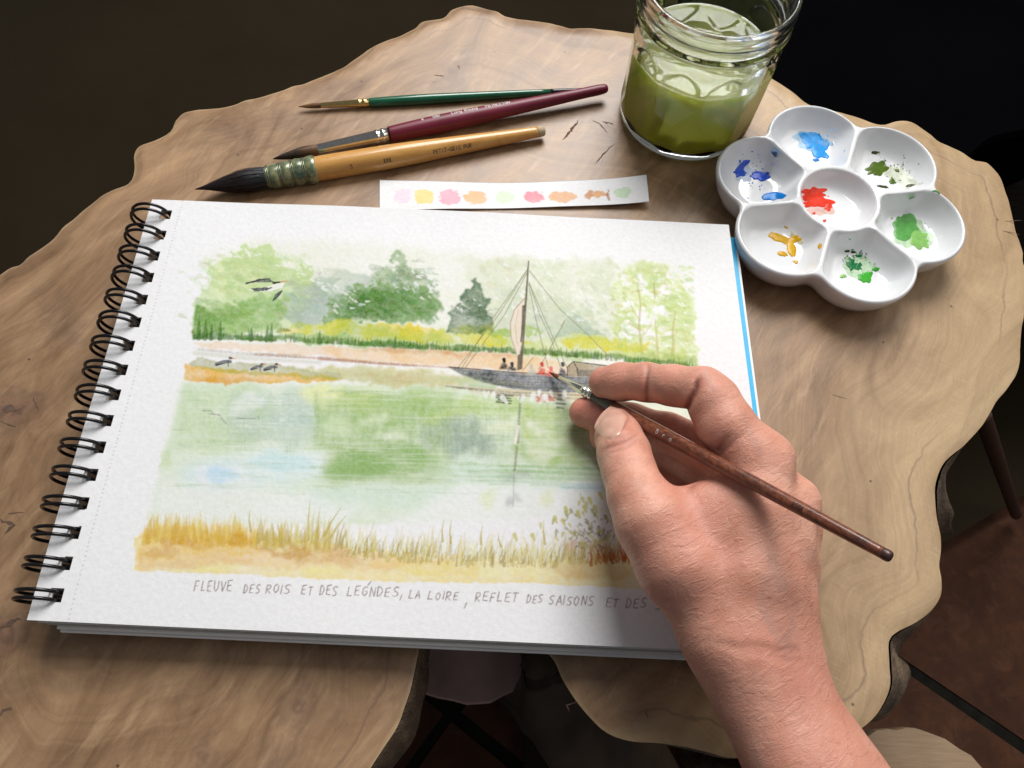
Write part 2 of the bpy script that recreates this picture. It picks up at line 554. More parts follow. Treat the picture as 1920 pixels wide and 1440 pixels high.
# knots
for ku, kv, rad, dark in ((18, 772, 0.016, 0.8), (1145, 245, 0.011, 0.45), (560, 1330, 0.011, 0.6), (845, 135, 0.010, 0.45), (385, 1420, 0.010, 0.55), (10, 1180, 0.014, 0.7), (350, 215, 0.006, 0.4), (630, 1200, 0.012, 0.5)):
    kp = P(ku, kv, 0)
    vd = t.n('ShaderNodeVectorMath', operation='DISTANCE')
    t.l(v, vd.inputs[0]); vd.inputs[1].default_value = tuple(kp)
    dd = t.math('ADD', vd.outputs['Value'], t.math('MULTIPLY', t.math('SUBTRACT', warp2, 0.5), rad * 2.6))
    rr = t.math('DIVIDE', dd, rad)
    rings = t.math('MULTIPLY', t.math('ADD', t.math('SINE', t.math('MULTIPLY', rr, 12.0), 0.0), 1.0), 0.5)
    kc = t.mix((0.21, 0.115, 0.075), (0.10, 0.055, 0.042), rings)
    kf = t.ramp(rr, [(0.0, (dark, dark, dark)), (0.45, (dark * .7, dark * .7, dark * .7)), (1.0, (0, 0, 0))])
    base_c = t.mix(base_c, kc, kf)
# worm holes and specks, pale scratches
vor = t.n('ShaderNodeTexVoronoi', voronoi_dimensions='2D'); vor.inputs['Scale'].default_value = 15
t.l(v, vor.inputs['Vector'])
base_c = t.mix(base_c, (0.05, 0.03, 0.022), t.ramp(vor.outputs['Distance'], [(0.007, (0.8, 0.8, 0.8)), (0.012, (0, 0, 0))]))
base_c = t.mix(base_c, (0.62, 0.47, 0.33), t.math('MULTIPLY', t.ramp(fine, [(0.64, (0, 0, 0)), (0.78, (1, 1, 1))]), 0.35))
base_c = t.mix(base_c, (0.13, 0.09, 0.065), t.math('MULTIPLY', t.ramp(fine, [(0.24, (1, 1, 1)), (0.36, (0, 0, 0))]), 0.3))
pore = t.noise(t.coords((1, 9, 1), (0, 0, math.radians(-52))), 430, 3, 0.6)
base_c = t.mix(base_c, (0.10, 0.062, 0.042), t.math('MULTIPLY', t.ramp(pore, [(0.60, (0, 0, 0)), (0.72, (1, 1, 1))]), 0.32))
pore2 = t.noise(t.coords((1, 9, 1), (0, 0, math.radians(35))), 380, 3, 0.6)
base_c = t.mix(base_c, (0.62, 0.46, 0.30), t.math('MULTIPLY', t.ramp(pore2, [(0.62, (0, 0, 0)), (0.74, (1, 1, 1))]), 0.22))
t.set(Specular_IOR_Level=0.5)
rgh = t.math('MULTIPLY_ADD', flame, 0.22, 0.26)
n1 = t.bump(fine, 0.12, 0.0006)
M_TABLE = t.out(base_c, rgh, t.bump(warp2, 0.12, 0.002, n1))

table = empty('table', (0.18, 0.10, FZ))
tag(table, 'live-edge wooden slab table on a gnarled root trunk', 'table')
top = mesh_obj('table_top', Vt, ff, M_TABLE, table)
set_float(top.data, ed, 'ed')

t = NT('bark')
v = t.coords((1, 1, 0.35))
f1 = t.noise(v, 55, 7, 0.7, 0.6); f2 = t.noise(v, 260, 5, 0.6)
c = t.ramp(f1, [(0.32, (0.06, 0.036, 0.022)), (0.52, (0.20, 0.135, 0.082)), (0.72, (0.36, 0.26, 0.16))])
c = t.mix(c, (0.04, 0.028, 0.02), t.math('MULTIPLY', f2, 0.5))
t.set(Roughness=0.85)
M_BARK = t.out(c, None, t.bump(f2, 0.5, 0.003, t.bump(f1, 0.9, 0.008)))

# live edge: rings going down, bulging and gnarled
rings = [(-0.0012, 0.0), (-0.006, 0.0008), (-0.014, 0.0012), (-0.024, 0.0008), (-0.034, -0.001), (-0.044, -0.006), (-0.052, -0.016)]
flare = np.zeros(nl)
for (u, v_, r, amp) in ((1765, 905, 0.017, 0.0155), (1680, 1240, 0.020, 0.0145), (1040, 1250, 0.016, -0.010), (1110, 1350, 0.02, -0.004)):
    q = P(u, v_, 0)[:2]
    flare += amp * np.exp(-(((loop - q) ** 2).sum(1)) / (r * r))
V = []; F = []
for ri, (z, off) in enumerate(rings):
    w = min(1, -z / 0.03)
    nn = 0.0022 * loop_noise(9, 20 + ri) + 0.0035 * loop_noise(40, 31)
    pts = loop + nrm2 * (off + w * nn + flare * min(2.3, -z / 0.018))[:, None]
    zz = z + 0.0012 * loop_noise(7, 50 + ri) * w
    V += [(*p, q) for p, q in zip(pts, zz if ri else np.full(nl, z))]
nr = len(rings)
for i in range(nr - 1):
    for k in range(nl):
        k2 = (k + 1) % nl
        q = (i * nl + k, (i + 1) * nl + k, (i + 1) * nl + k2, i * nl + k2)
        F.append(q if area2 > 0 else q[::-1])
F.append(tuple((nr - 1) * nl + k for k in (range(nl - 1, -1, -1) if area2 > 0 else range(nl))))
mesh_obj('bark_edge', V, F, M_BARK, table)

# root trunk under the slab: lobed, twisting
M_ROOT = plain('root_wood', (0.055, 0.034, 0.02), 0.75, var=0.5, scale=25, bump=0.6)
V = []; F = []
SEG, NRG = 96, 26
cx, cy = 0.20, 0.17
for i in range(NRG):
    s = i / (NRG - 1)
    z = FZ + 0.0005 + s * (-0.049 - FZ)
    for k in range(SEG):
        th = 2 * math.pi * k / SEG
        lob = 0.5 + 0.5 * math.cos(5 * th + 2.4 * s + 0.7)
        r = 0.085 + 0.055 * lob ** 1.5 + (0.075 * lob + 0.02) * (1 - s) ** 3 + 0.05 * lob * max(0, s - 0.7) / 0.3
        r += 0.006 * math.sin(17 * th + 9 * s) + 0.005 * math.sin(29 * th - 14 * s)
        V.append((cx + r * math.cos(th) * 1.05, cy + r * math.sin(th) * 0.85, z))
for i in range(NRG - 1):
    for k in range(SEG):
        k2 = (k + 1) % SEG
        F.append((i * SEG + k, i * SEG + k2, (i + 1) * SEG + k2, (i + 1) * SEG + k))
F.append(tuple(range(SEG))[::-1]); F.append(tuple((NRG - 1) * SEG + k for k in range(SEG)))
mesh_obj('root_trunk', V, F, M_ROOT, table)


def blob_tube(name, pts, mat, parent, seg=20, seed=0, amp=0.18):
    """gnarled tapered limb through (x, y, z, r)"""
    r = random.Random(seed)
    ph = [r.uniform(0, 6.28) for _ in range(4)]
    P_ = []
    pts = [np.array(p, float) for p in pts]
    pp = [2 * pts[0] - pts[1]] + pts + [2 * pts[-1] - pts[-2]]
    for i in range(1, len(pp) - 2):
        for j in range(8):
            s = j / 8
            a, b, c, d = pp[i - 1], pp[i], pp[i + 1], pp[i + 2]
            P_.append(0.5 * ((2 * b) + (c - a) * s + (2 * a - 5 * b + 4 * c - d) * s * s + (3 * b - a - 3 * c + d) * s ** 3))
    P_.append(pts[-1])
    V = []; F = []
    for i, q in enumerate(P_):
        d = P_[min(i + 1, len(P_) - 1)] - P_[max(i - 1, 0)]
        ax = Vector(d[:3]).normalized()
        sx = ax.orthogonal().normalized(); sy = ax.cross(sx)
        for k in range(seg):
            a = 2 * math.pi * k / seg
            rr = q[3] * (1 + amp * (math.sin(3 * a + ph[0] + i * .3) * .5 + math.sin(5 * a + ph[1] - i * .5) * .3 + math.sin(9 * a + ph[2] + i * .9) * .2))
            V.append(Vector(q[:3]) + sx * math.cos(a) * rr + sy * math.sin(a) * rr)
    n = len(P_)
    for i in range(n - 1):
        for k in range(seg):
            k2 = (k + 1) % seg
            F.append((i * seg + k, i * seg + k2, (i + 1) * seg + k2, (i + 1) * seg + k))
    F.append(tuple(range(seg))[::-1]); F.append(tuple((n - 1) * seg + k for k in range(seg)))
    return mesh_obj(name, V, F, mat, parent)


q0 = P(1030, 1262, -0.06); q1 = P(1060, 1360, -0.12); q2 = P(1180, 1450, -0.22)
blob_tube('root', [(*P(1010, 1200, -0.055)[:2], -0.055, 0.010), (*q0, 0.014), (*q1, 0.022), (*q2, 0.034), (q2[0] + 0.02, q2[1] - 0.05, -0.36, 0.045), (q2[0] + 0.03, q2[1] - 0.09, FZ + 0.02, 0.05)], M_ROOT, table, seed=2)
blob_tube('root', [(0.10, 0.02, -0.052, 0.03), (0.06, -0.03, -0.18, 0.035), (0.03, -0.06, -0.33, 0.04), (0.01, -0.08, FZ + 0.03, 0.055)], M_ROOT, table, seed=4)
blob_tube('root', [(0.33, 0.10, -0.052, 0.035), (0.37, 0.07, -0.18, 0.035), (0.40, 0.03, -0.33, 0.04), (0.42, 0.02, FZ + 0.03, 0.05)], M_ROOT, table, seed=5)
blob_tube('root', [(0.30, 0.26, -0.052, 0.035), (0.33, 0.30, -0.2, 0.035), (0.36, 0.34, FZ + 0.03, 0.05)], M_ROOT, table, seed=6)

# open cracks and checks in the slab: dark slivers sunk in the surface
M_CRACK = plain('crack_dark', (0.11, 0.068, 0.048), 0.95, var=0.4, scale=300)


def crack(pts, w, seed):
    r = random.Random(seed)
    q = [P(u, v, 0.00012) for u, v in pts]
    L = []
    for i in range(len(q) - 1):
        m = max(2, int(np.linalg.norm(q[i + 1] - q[i]) / 0.0012))
        for j in range(m): L.append(q[i] + (q[i + 1] - q[i]) * j / m)
    L.append(q[-1])
    n = len(L); V = []; F = []
    for i, c in enumerate(L):
        d = L[min(i + 1, n - 1)] - L[max(i - 1, 0)]
        d /= np.linalg.norm(d) + 1e-9
        nn = np.array([-d[1], d[0], 0])
        ww = w * (math.sin(math.pi * (i + 0.3) / (n - 0.4)) ** 0.7) * (0.35 + 0.9 * r.random())
        c = c + nn * w * 0.7 * (r.random() - 0.5)
        V += [c + nn * ww / 2, c - nn * ww / 2]
    for i in range(n - 1): F.append((2 * i, 2 * i + 1, 2 * i + 3, 2 * i + 2))
    return V, F


CR = [([(1055, 262), (1075, 240), (1085, 225)], 0.0022), ([(1110, 225), (1125, 232), (1140, 250)], 0.0009), 
      ([(1115, 308), (1135, 285), (1150, 270)], 0.0012), ([(1130, 228), (1150, 232)], 0.0018), ([(815, 140), (832, 143)], 0.0012), ([(858, 122), (862, 130)], 0.0008),
      ([(0, 975), (25, 985), (8, 1000)], 0.003), ([(15, 962), (45, 960)], 0.0012), ([(0, 1180), (22, 1165), (40, 1160)], 0.003), ([(0, 1340), (20, 1325)], 0.004),
      ([(50, 1150), (70, 1130), (75, 1110)], 0.0022), ([(5, 770), (20, 765), (28, 772)], 0.006),
      ([(62, 745), (72, 770)], 0.0012), ([(0, 790), (30, 800)], 0.001), ([(1885, 415), (1915, 413)], 0.0007), ([(1880, 432), (1912, 440)], 0.0006),
      ([(860, 12), (905, 22)], 0.0006), ([(1068, 1335), (1062, 1322), (1085, 1315)], 0.0006), ([(1210, 1330), (1215, 1345)], 0.0008),
      ([(1560, 740), (1590, 748)], 0.0004)]
V = []; F = []
for i, (p_, w) in enumerate(CR):
    a_, b_ = crack(p_, w * 0.7, i)
    o_ = len(V); V += a_; F += [tuple(x + o_ for x in f_) for f_ in b_]
cr = mesh_obj('cracks', V, F, M_CRACK, table)
cr['kind'] = 'stuff'

# a lower piece of pale pinkish flagstone seen through the bay of the slab, and a log stool at the lower right
M_STONE = plain('pinkish_stone', (0.52, 0.34, 0.30), 0.8, var=0.3, scale=30, bump=0.3)


def slab_thing(name, px, z, th, mat, parent=None, seed=0, rough=0.002):
    pts = np.array([P(u, v, z)[:2] for u, v in px])
    lp = closed_spline(pts, 0.006)
    r = np.random.RandomState(seed)
    lp = lp + r.uniform(-rough, rough, lp.shape) * 0.5
    n = len(lp)
    ar = np.sum(lp[:, 0] * np.roll(lp[:, 1], -1) - np.roll(lp[:, 0], -1) * lp[:, 1])
    if ar < 0: lp = lp[::-1]
    c = lp.mean(0)
    V = [(*p, z) for p in (c + (lp - c) * 0.985)] + [(*p, z - 0.004) for p in lp] + [(*p, z - th) for p in lp]
    F = [tuple(range(n))]
    for i in range(2):
        for k in range(n):
            k2 = (k + 1) % n
            F.append((i * n + k, (i + 1) * n + k, (i + 1) * n + k2, i * n + k2))
    F.append(tuple(2 * n + k for k in range(n))[::-1])
    o = mesh_obj(name, V, F, mat, parent, smooth=False)
    return o


st = slab_thing('lower_stone', [(760, 1150), (900, 1120), (975, 1180), (984, 1260), (960, 1295), (900, 1318), (850, 1312), (790, 1300), (740, 1310), (720, 1230)], -0.11, 0.012, M_STONE, table, 3)  # a separate stone, only parented to the table; the trunk has no ledge
st['label'] = 'dim pinkish stone piece seen low through the bay of the slab'
blob_tube('root', [(0.165, 0.06, -0.30, 0.03), (0.162, 0.03, -0.2, 0.026), (0.16, 0.01, -0.1225, 0.022)], M_ROOT, table, seed=9)
t = NT('stool_wood')
v = t.coords()
f1 = t.noise(v, 14, 5, 0.6); f2 = t.noise(t.coords((1, 8, 1)), 60, 4)
c = t.ramp(f1, [(0.3, (0.26, 0.165, 0.09)), (0.7, (0.42, 0.29, 0.18))])
c = t.mix(c, (0.2, 0.12, 0.07), t.math('MULTIPLY', f2, 0.4))
t.set(Roughness=0.6)
M_STOOL = t.out(c, None, t.bump(f2, 0.2, 0.002))
sz = -0.13
sc_ = P(1690, 1520, sz)
stool = empty('log_stool', (sc_[0], sc_[1], FZ + 0.009))
tag(stool, 'round pale log stool standing lower beside the table edge', 'stool')
slab_thing('seat', [(1640, 1372), (1700, 1361), (1742, 1372), (1800, 1402), (1850, 1442), (1890, 1500), (1890, 1600), (1820, 1680), (1700, 1710), (1580, 1680), (1520, 1600), (1520, 1500), (1570, 1420)], sz, 0.035, M_STOOL, stool, 8, 0.003)
for k in range(3):
    a_ = k * 2.094 + 0.4
    blob_tube('leg', [(sc_[0] + .02 * math.cos(a_), sc_[1] + .02 * math.sin(a_), sz - 0.0355, 0.013), (sc_[0] + .03 * math.cos(a_), sc_[1] + .03 * math.sin(a_), -0.3, 0.012), (sc_[0] + .045 * math.cos(a_), sc_[1] + .045 * math.sin(a_), FZ + 0.0095, 0.011)], M_BARK, stool, 14, 20 + k, 0.08)

# black cabinet and dark plank bench in the gloom beyond the table
cab = empty('cabinet', (0.40, 0.60, FZ + 0.024))
tag(cab, 'low black cabinet in shadow behind the jar and palette', 'cabinet')
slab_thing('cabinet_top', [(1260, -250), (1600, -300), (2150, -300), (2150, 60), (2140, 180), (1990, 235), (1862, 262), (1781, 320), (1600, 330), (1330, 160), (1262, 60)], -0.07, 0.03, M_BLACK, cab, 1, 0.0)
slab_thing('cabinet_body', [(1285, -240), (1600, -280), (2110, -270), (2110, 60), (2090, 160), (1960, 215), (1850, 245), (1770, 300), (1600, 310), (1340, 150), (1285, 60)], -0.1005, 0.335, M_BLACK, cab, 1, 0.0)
bench = empty('bench', (0.75, 0.33, FZ + 0.026))
tag(bench, 'dark brown plank bench in shadow beyond the right edge of the table', 'bench')
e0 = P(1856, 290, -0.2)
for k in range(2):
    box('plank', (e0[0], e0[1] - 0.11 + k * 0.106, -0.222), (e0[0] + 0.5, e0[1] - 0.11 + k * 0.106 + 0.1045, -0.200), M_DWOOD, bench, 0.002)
M_REDW = plain('red_brown_wood', (0.06, 0.025, 0.016), 0.5, var=0.4, scale=30)
for x, y in ((e0[0] + .02, e0[1] - .10), (e0[0] + .02, e0[1] + .06), (e0[0] + .44, e0[1] - .10), (e0[0] + .44, e0[1] + .06)):
    box('leg', (x, y, FZ + 0.0245), (x + 0.03, y + 0.03, -0.2225), M_REDW, bench, 0.003)

la, lb = P(1846, 790, -0.215), P(1888, 915, -0.36)
ld = (lb - la) / (la[2] - lb[2])
lc = lb + ld * (lb[2] - (FZ + 0.0235))
blob_tube('leg', [(*(la - ld * 0.007), 0.0065), (*la, 0.0065), (*lb, 0.006), (*lc, 0.0055)], plain('reddish_leg_wood', (0.045, 0.020, 0.0125), 0.5, var=0.3, scale=60), bench, 16, 40, 0.03)

# ================================================================ SKETCHBOOK
ZP = 0.019
# ---- the watercolour, laid in as transparent washes on a sheet of pigment (canvas in photograph pixels)
X0, Y0, CW, CH = 235, 435, 1115, 720
PAPER = np.array([226, 226, 232.0])


def lin_np(c):
    c = np.asarray(c, float) / 255
    return np.where(c <= 0.04045, c / 12.92, ((c + 0.055) / 1.055) ** 2.4)


def ratio(c):
    return np.clip(lin_np(c) / lin_np(PAPER), 0.0, 1.0)


T = np.ones((CH, CW, 3))
YY, XX = np.mgrid[0:CH, 0:CW]
XX = XX + X0; YY = YY + Y0
nA = [vnoise(CH, CW, 34, 100 + i, 4) - 0.5 for i in range(2)]      # outline warp
nB = [vnoise(CH, CW, 9, 110 + i, 3) - 0.5 for i in range(2)]
WX = XX + nA[0] * 26 + nB[0] * 17
WY = YY + nA[1] * 22 + nB[1] * 17
GRAN = vnoise(CH, CW, 3, 120, 2)
BLOOM = vnoise(CH, CW, 42, 121, 4)
BLOOM2 = vnoise(CH, CW, 16, 122, 3)
def nrm01(n_):
    a_, b_ = np.percentile(n_[::4, ::4], (3, 97))
    return np.clip((n_ - a_) / (b_ - a_), 0, 1)


GRAN, BLOOM, BLOOM2 = nrm01(GRAN), nrm01(BLOOM), nrm01(BLOOM2)
STREAK = np.repeat(vnoise(CH, CW // 12 + 2, 4, 123, 3), 12, axis=1)[:, :CW]


def blur(m, r):
    if r < 0.6: return m
    r = int(round(r))
    for _ in range(2):
        for ax in (0, 1):
            p = [(0, 0), (0, 0)]; p[ax] = (r + 1, r)
            c = np.cumsum(np.pad(m, p, mode='edge'), axis=ax)
            n = m.shape[ax]
            hi = np.take(c, range(2 * r + 1, 2 * r + 1 + n), axis=ax)
            lo = np.take(c, range(0, n), axis=ax)
            m = (hi - lo) / (2 * r + 1)
    return m


def poly_mask(pts, warp=1.0, pad=30):
    pts = np.array(pts, float)
    x0 = int(max(0, pts[:, 0].min() - X0 - pad)); x1 = int(min(CW, pts[:, 0].max() - X0 + pad))
    y0 = int(max(0, pts[:, 1].min() - Y0 - pad)); y1 = int(min(CH, pts[:, 1].max() - Y0 + pad))
    m = np.zeros((CH, CW))
    if x1 <= x0 or y1 <= y0: return m
    s = (slice(y0, y1), slice(x0, x1))
    px = XX[s] + (WX[s] - XX[s]) * warp
    py = YY[s] + (WY[s] - YY[s]) * warp
    ins = np.zeros(px.shape, bool)
    for (ax, ay), (bx, by) in zip(pts, np.roll(pts, -1, 0)):
        if ay == by: continue
        cnd = (ay > py) != (by > py)
        ins ^= cnd & (px < (bx - ax) * (py - ay) / (by - ay) + ax)
    m[s] = ins
    return m


def lay(m, c, a=1.0, var=0.5, edge=0.35, opaque=False):
    global T
    if edge:
        e = np.clip(m - blur(m, 4), 0, 1)
        m = m * (1 - 0.12) + m * e * edge
    lay.n += 1
    sh = ((lay.n * 131) % CH, (lay.n * 277) % CW)
    bl = 0.6 * np.roll(BLOOM, sh, (0, 1)) + 0.4 * np.roll(BLOOM2, sh, (0, 1))
    k = m * a * (1 - 0.62 * var + 0.85 * var * bl) * (0.90 + 0.16 * GRAN)
    k = np.clip(k, 0, 1)[..., None]
    r = ratio(c)
    T = T * (1 - k) + (r if opaque else np.minimum(T, r * 0.88 + T * r * 0.12)) * k


lay.n = 0


def wash(pts, c, a=1.0, warp=1.0, soft=1.0, var=0.5, edge=0.35, opaque=False, tex=None):
    m = blur(poly_mask(pts, warp), soft)
    if tex is not None: m = m * tex
    lay(m, c, a, var, edge, opaque)


def stroke(pts, w0, c, a=1.0, w1=None, soft=0.0, opaque=False, dry=0.0):
    """tapered line through pts"""
    global T
    w1 = w0 if w1 is None else w1
    P_ = np.array(pts, float)
    pad = max(w0, w1) + 3
    x0 = int(max(0, P_[:, 0].min() - X0 - pad)); x1 = int(min(CW, P_[:, 0].max() - X0 + pad + 1))
    y0 = int(max(0, P_[:, 1].min() - Y0 - pad)); y1 = int(min(CH, P_[:, 1].max() - Y0 + pad + 1))
    if x1 <= x0 or y1 <= y0: return
    s = (slice(y0, y1), slice(x0, x1))
    px, py = XX[s].astype(float), YY[s].astype(float)
    best = np.zeros(px.shape)
    n = len(P_) - 1
    for i in range(n):
        a0, b0 = P_[i], P_[i + 1]
        d = b0 - a0; L = (d @ d) + 1e-9
        t_ = np.clip(((px - a0[0]) * d[0] + (py - a0[1]) * d[1]) / L, 0, 1)
        dist = np.hypot(px - a0[0] - t_ * d[0], py - a0[1] - t_ * d[1])
        w = w0 + (w1 - w0) * (i + t_) / n
        best = np.maximum(best, np.clip((w / 2 - dist) / (0.9 + soft) + 0.5, 0, 1))
    k = best * a
    if dry: k = k * np.clip(1 - dry + dry * 2 * GRAN[s], 0, 1)
    k = np.clip(k, 0, 1)[..., None]
    r = ratio(c)
    T[s] = T[s] * (1 - k) + (r if opaque else np.minimum(T[s], r * 0.88 + T[s] * r * 0.12)) * k


R_ = random.Random(11)


def dabs(n, box_, c, size, a=0.7, elong=1.0, ang=0.0, opaque=False, jitter=18):
    for _ in range(n):
        x = R_.uniform(box_[0], box_[2]); y = R_.uniform(box_[1], box_[3])
        s = size * R_.uniform(0.5, 1.4)
        th = ang + R_.uniform(-0.6, 0.6)
        dx, dy = math.cos(th) * s * elong, math.sin(th) * s * elong
        cc = [min(255, max(0, q + R_.uniform(-jitter, jitter))) for q in c]
        stroke([(x - dx / 2, y - dy / 2), (x, y), (x + dx / 2, y + dy / 2)], s, cc, a * R_.uniform(.6, 1), s * .5, opaque=opaque)


# sky and distant wash
wash([(395, 475), (470, 455), (600, 448), (800, 466), (960, 478), (1120, 488), (1290, 498), (1300, 700), (380, 640)], (218, 220, 208), 0.75, 1.2, 6, 0.9, 0.1)
wash([(860, 485), (980, 480), (1150, 490), (1170, 640), (930, 640)], (206, 212, 190), 0.7, 1.4, 3, 1.0, 0.3)
wash([(930, 545), (1000, 540), (1060, 560), (1130, 600), (1130, 640), (920, 640)], (190, 200, 180), 0.6, 1.3, 3, 0.9, 0.3)
# left trees
wash([(383, 540), (395, 500), (450, 462), (505, 468), (525, 492), (588, 500), (596, 540), (560, 605), (520, 622), (430, 626), (360, 632), (366, 585)], (196, 216, 160), 1.0, 1.2, 1.2, 0.8)
wash([(400, 520), (450, 490), (520, 510), (520, 560), (430, 570)], (182, 208, 140), 0.7, 1.5, 3, 1.2, 0.2)
wash([(450, 470), (500, 470), (530, 495), (585, 505), (590, 540), (540, 545), (480, 520), (440, 500)], (190, 210, 148), 0.6, 1.4, 1.5, 0.9)
wash([(362, 632), (366, 600), (385, 578), (440, 585), (470, 560), (520, 548), (540, 575), (520, 612), (470, 626)], (150, 190, 110), 0.85, 1.3, 1.6, 0.9)
wash([(362, 632), (368, 595), (382, 572), (402, 590), (415, 615), (430, 632)], (122, 165, 85), 0.85, 1.1, 1.2, 0.8)
wash([(420, 480), (500, 520), (480, 545), (400, 560), (395, 520)], (222, 228, 190), 0.5, 1.4, 5, 0.8, 0, True)
# blue-grey distance
wash([(515, 590), (545, 545), (600, 520), (650, 508), (705, 525), (690, 570), (640, 600), (560, 612)], (176, 192, 182), 0.9, 1.2, 2.5, 0.8)
wash([(540, 585), (590, 545), (620, 560), (600, 600), (560, 607)], (160, 178, 172), 0.6, 1.2, 4, 0.8, 0.1)
wash([(560, 515), (640, 505), (680, 520), (620, 535)], (200, 205, 190), 0.7, 1.6, 2, 0.6)
# main tree
wash([(690, 545), (705, 515), (735, 500), (752, 480), (765, 478), (782, 498), (805, 512), (812, 530), (822, 560), (832, 598), (700, 604)], (165, 186, 152), 0.9, 1.4, 1.2, 0.8)
wash([(602, 600), (612, 565), (640, 548), (690, 535), (735, 528), (785, 535), (812, 560), (826, 590), (800, 606), (700, 606)], (138, 174, 108), 1.0, 1.4, 1.2, 0.8)
wash([(640, 592), (660, 560), (700, 545), (745, 530), (770, 545), (775, 575), (740, 595)], (104, 150, 82), 0.7, 1.5, 3, 1.1, 0.2)
wash([(770, 600), (775, 560), (810, 560), (828, 595), (822, 606)], (150, 178, 140), 0.6, 1.4, 2, 0.8)
dabs(14, (735, 485, 815, 550), (150, 168, 142), 7, 0.6, 1.3, 0.5)
dabs(12, (735, 510, 800, 550), (228, 230, 226), 5, 0.8, 1.2, 0.5, True)
dabs(10, (640, 545, 760, 590), (215, 226, 205), 3.4, 0.6, 1.3, 0.4, True)
for bx_, cc_, n_ in (((385, 480, 580, 560), (186, 210, 142), 90), ((370, 560, 530, 620), (140, 182, 100), 80), ((620, 545, 820, 598), (112, 156, 86), 110), ((700, 500, 815, 560), (150, 174, 134), 60), ((540, 520, 690, 590), (168, 186, 176), 50), ((640, 555, 800, 600), (150, 186, 120), 60), ((390, 480, 560, 600), (212, 226, 176), 50)):
    dabs(n_, bx_, cc_, 9, 0.28, 1.4, 0.3, False, 14)
# dark conifer
wash([(836, 622), (846, 595), (836, 588), (858, 566), (862, 552), (878, 540), (884, 526), (893, 520), (902, 535), (908, 550), (918, 568), (912, 578), (922, 600), (926, 622), (880, 630)], (120, 142, 118), 1.0, 0.8, 0.8, 0.7, 0.6)
dabs(10, (845, 560, 905, 590), (228, 232, 228), 3.5, 0.9, 1.4, 0.4, True)
wash([(1035, 630), (1060, 600), (1078, 588), (1105, 605), (1130, 630)], (172, 190, 172), 0.9, 1.0, 1.0, 0.7)
# right trees
wash([(1140, 650), (1150, 600), (1162, 560), (1143, 548), (1170, 520), (1166, 506), (1196, 490), (1230, 495), (1262, 512), (1288, 548), (1302, 590), (1304, 640), (1304, 690), (1180, 672)], (212, 221, 178), 0.9, 2.0, 1.0, 0.9, 0.5)
wash([(1165, 520), (1195, 492), (1225, 500), (1250, 530), (1200, 540)], (188, 208, 128), 0.6, 1.6, 1.5, 0.9)
wash([(1230, 560), (1275, 545), (1298, 590), (1300, 650), (1240, 650)], (190, 210, 135), 0.6, 1.6, 1.5, 0.9)
wash([(1140, 610), (1180, 570), (1210, 600), (1200, 650), (1150, 655)], (188, 206, 135), 0.6, 1.5, 1.5, 0.9)
dabs(26, (1170, 515, 1260, 635), (226, 228, 232), 10, 0.95, 1.2, 0.3, True, 4)
for x_, y_ in ((1195, 525), (1178, 568), (1202, 592), (1236, 585), (1214, 628), (1176, 616), (1240, 545)):
    wash([(x_ - 13, y_ + 5), (x_ - 4, y_ - 11), (x_ + 9, y_ - 7), (x_ + 14, y_ + 4), (x_ + 2, y_ + 11)], (226, 227, 231), 1.0, 0.8, 0.8, 0.1, 0, True)
dabs(170, (1148, 498, 1302, 665), (188, 206, 130), 7, 0.4, 1.4, 0.4)
dabs(60, (1160, 505, 1295, 650), (228, 230, 230), 4.5, 0.75, 1.4, 0.4, True, 4)
dabs(40, (1150, 520, 1300, 665), (176, 196, 112), 5, 0.5, 1.5, 0.4)
stroke([(1196, 535), (1201, 570), (1198, 610), (1204, 662)], 2.2, (186, 178, 138), 0.65, 5, 0.8)
stroke([(1200, 600), (1186, 580), (1180, 560)], 2, (192, 184, 146), .55, 1, .8)
stroke([(1201, 640), (1218, 612), (1226, 590)], 2, (192, 184, 146), .55, 1, .8)
stroke([(1226, 530), (1228, 560)], 1.6, (165, 160, 130), 0.8)
stroke([(1228, 600), (1232, 640), (1233, 674)], 2.4, (192, 184, 138), 0.6, 5.5, 0.8)
stroke([(1266, 585), (1261, 620), (1263, 650), (1258, 682)], 2.2, (190, 178, 132), 0.6, 7, 0.8)
stroke([(1200, 618), (1180, 606)], 2, (190, 180, 140), 0.7)


dabs(150, (905, 490, 1150, 610), (204, 211, 190), 9, 0.4, 1.4, 0.4, False, 8)
dabs(46, (930, 495, 1150, 600), (230, 231, 230), 5.5, 0.7, 1.5, 0.5, True, 4)
dabs(60, (1000, 560, 1140, 630), (184, 198, 180), 8, 0.4, 1.4, 0.4, False, 8)
for cx_, cy_, sx_, sy_, c_, n_, sz_ in ((440, 520, 60, 36, (178, 202, 140), 110, 8), (430, 590, 50, 22, (142, 180, 104), 80, 8), (500, 500, 50, 24, (204, 218, 176), 70, 8), (720, 565, 70, 24, (112, 152, 88), 120, 8), (770, 520, 34, 22, (140, 164, 130), 80, 7), (690, 580, 60, 18, (92, 134, 74), 70, 7), (600, 555, 50, 26, (170, 186, 176), 70, 9), (885, 585, 26, 24, (104, 128, 104), 60, 6)):
    for _ in range(n_):
        x, y = R_.gauss(cx_, sx_ * .6), R_.gauss(cy_, sy_ * .6)
        dabs(1, (x, y, x, y), c_, sz_, 0.32, 1.5, 0.3, False, 12)
for cx_, cy_, sx_, sy_, n_ in ((560, 500, 30, 18, 14), (610, 520, 40, 18, 22), (800, 530, 26, 26, 24), (650, 570, 50, 20, 12), (455, 480, 50, 14, 16), (840, 600, 14, 20, 12)):
    for _ in range(n_):
        x, y = R_.gauss(cx_, sx_ * .6), R_.gauss(cy_, sy_ * .6)
        dabs(1, (x, y, x, y), (226, 229, 226), 4.2, 0.75, 1.5, 0.5, True, 5)

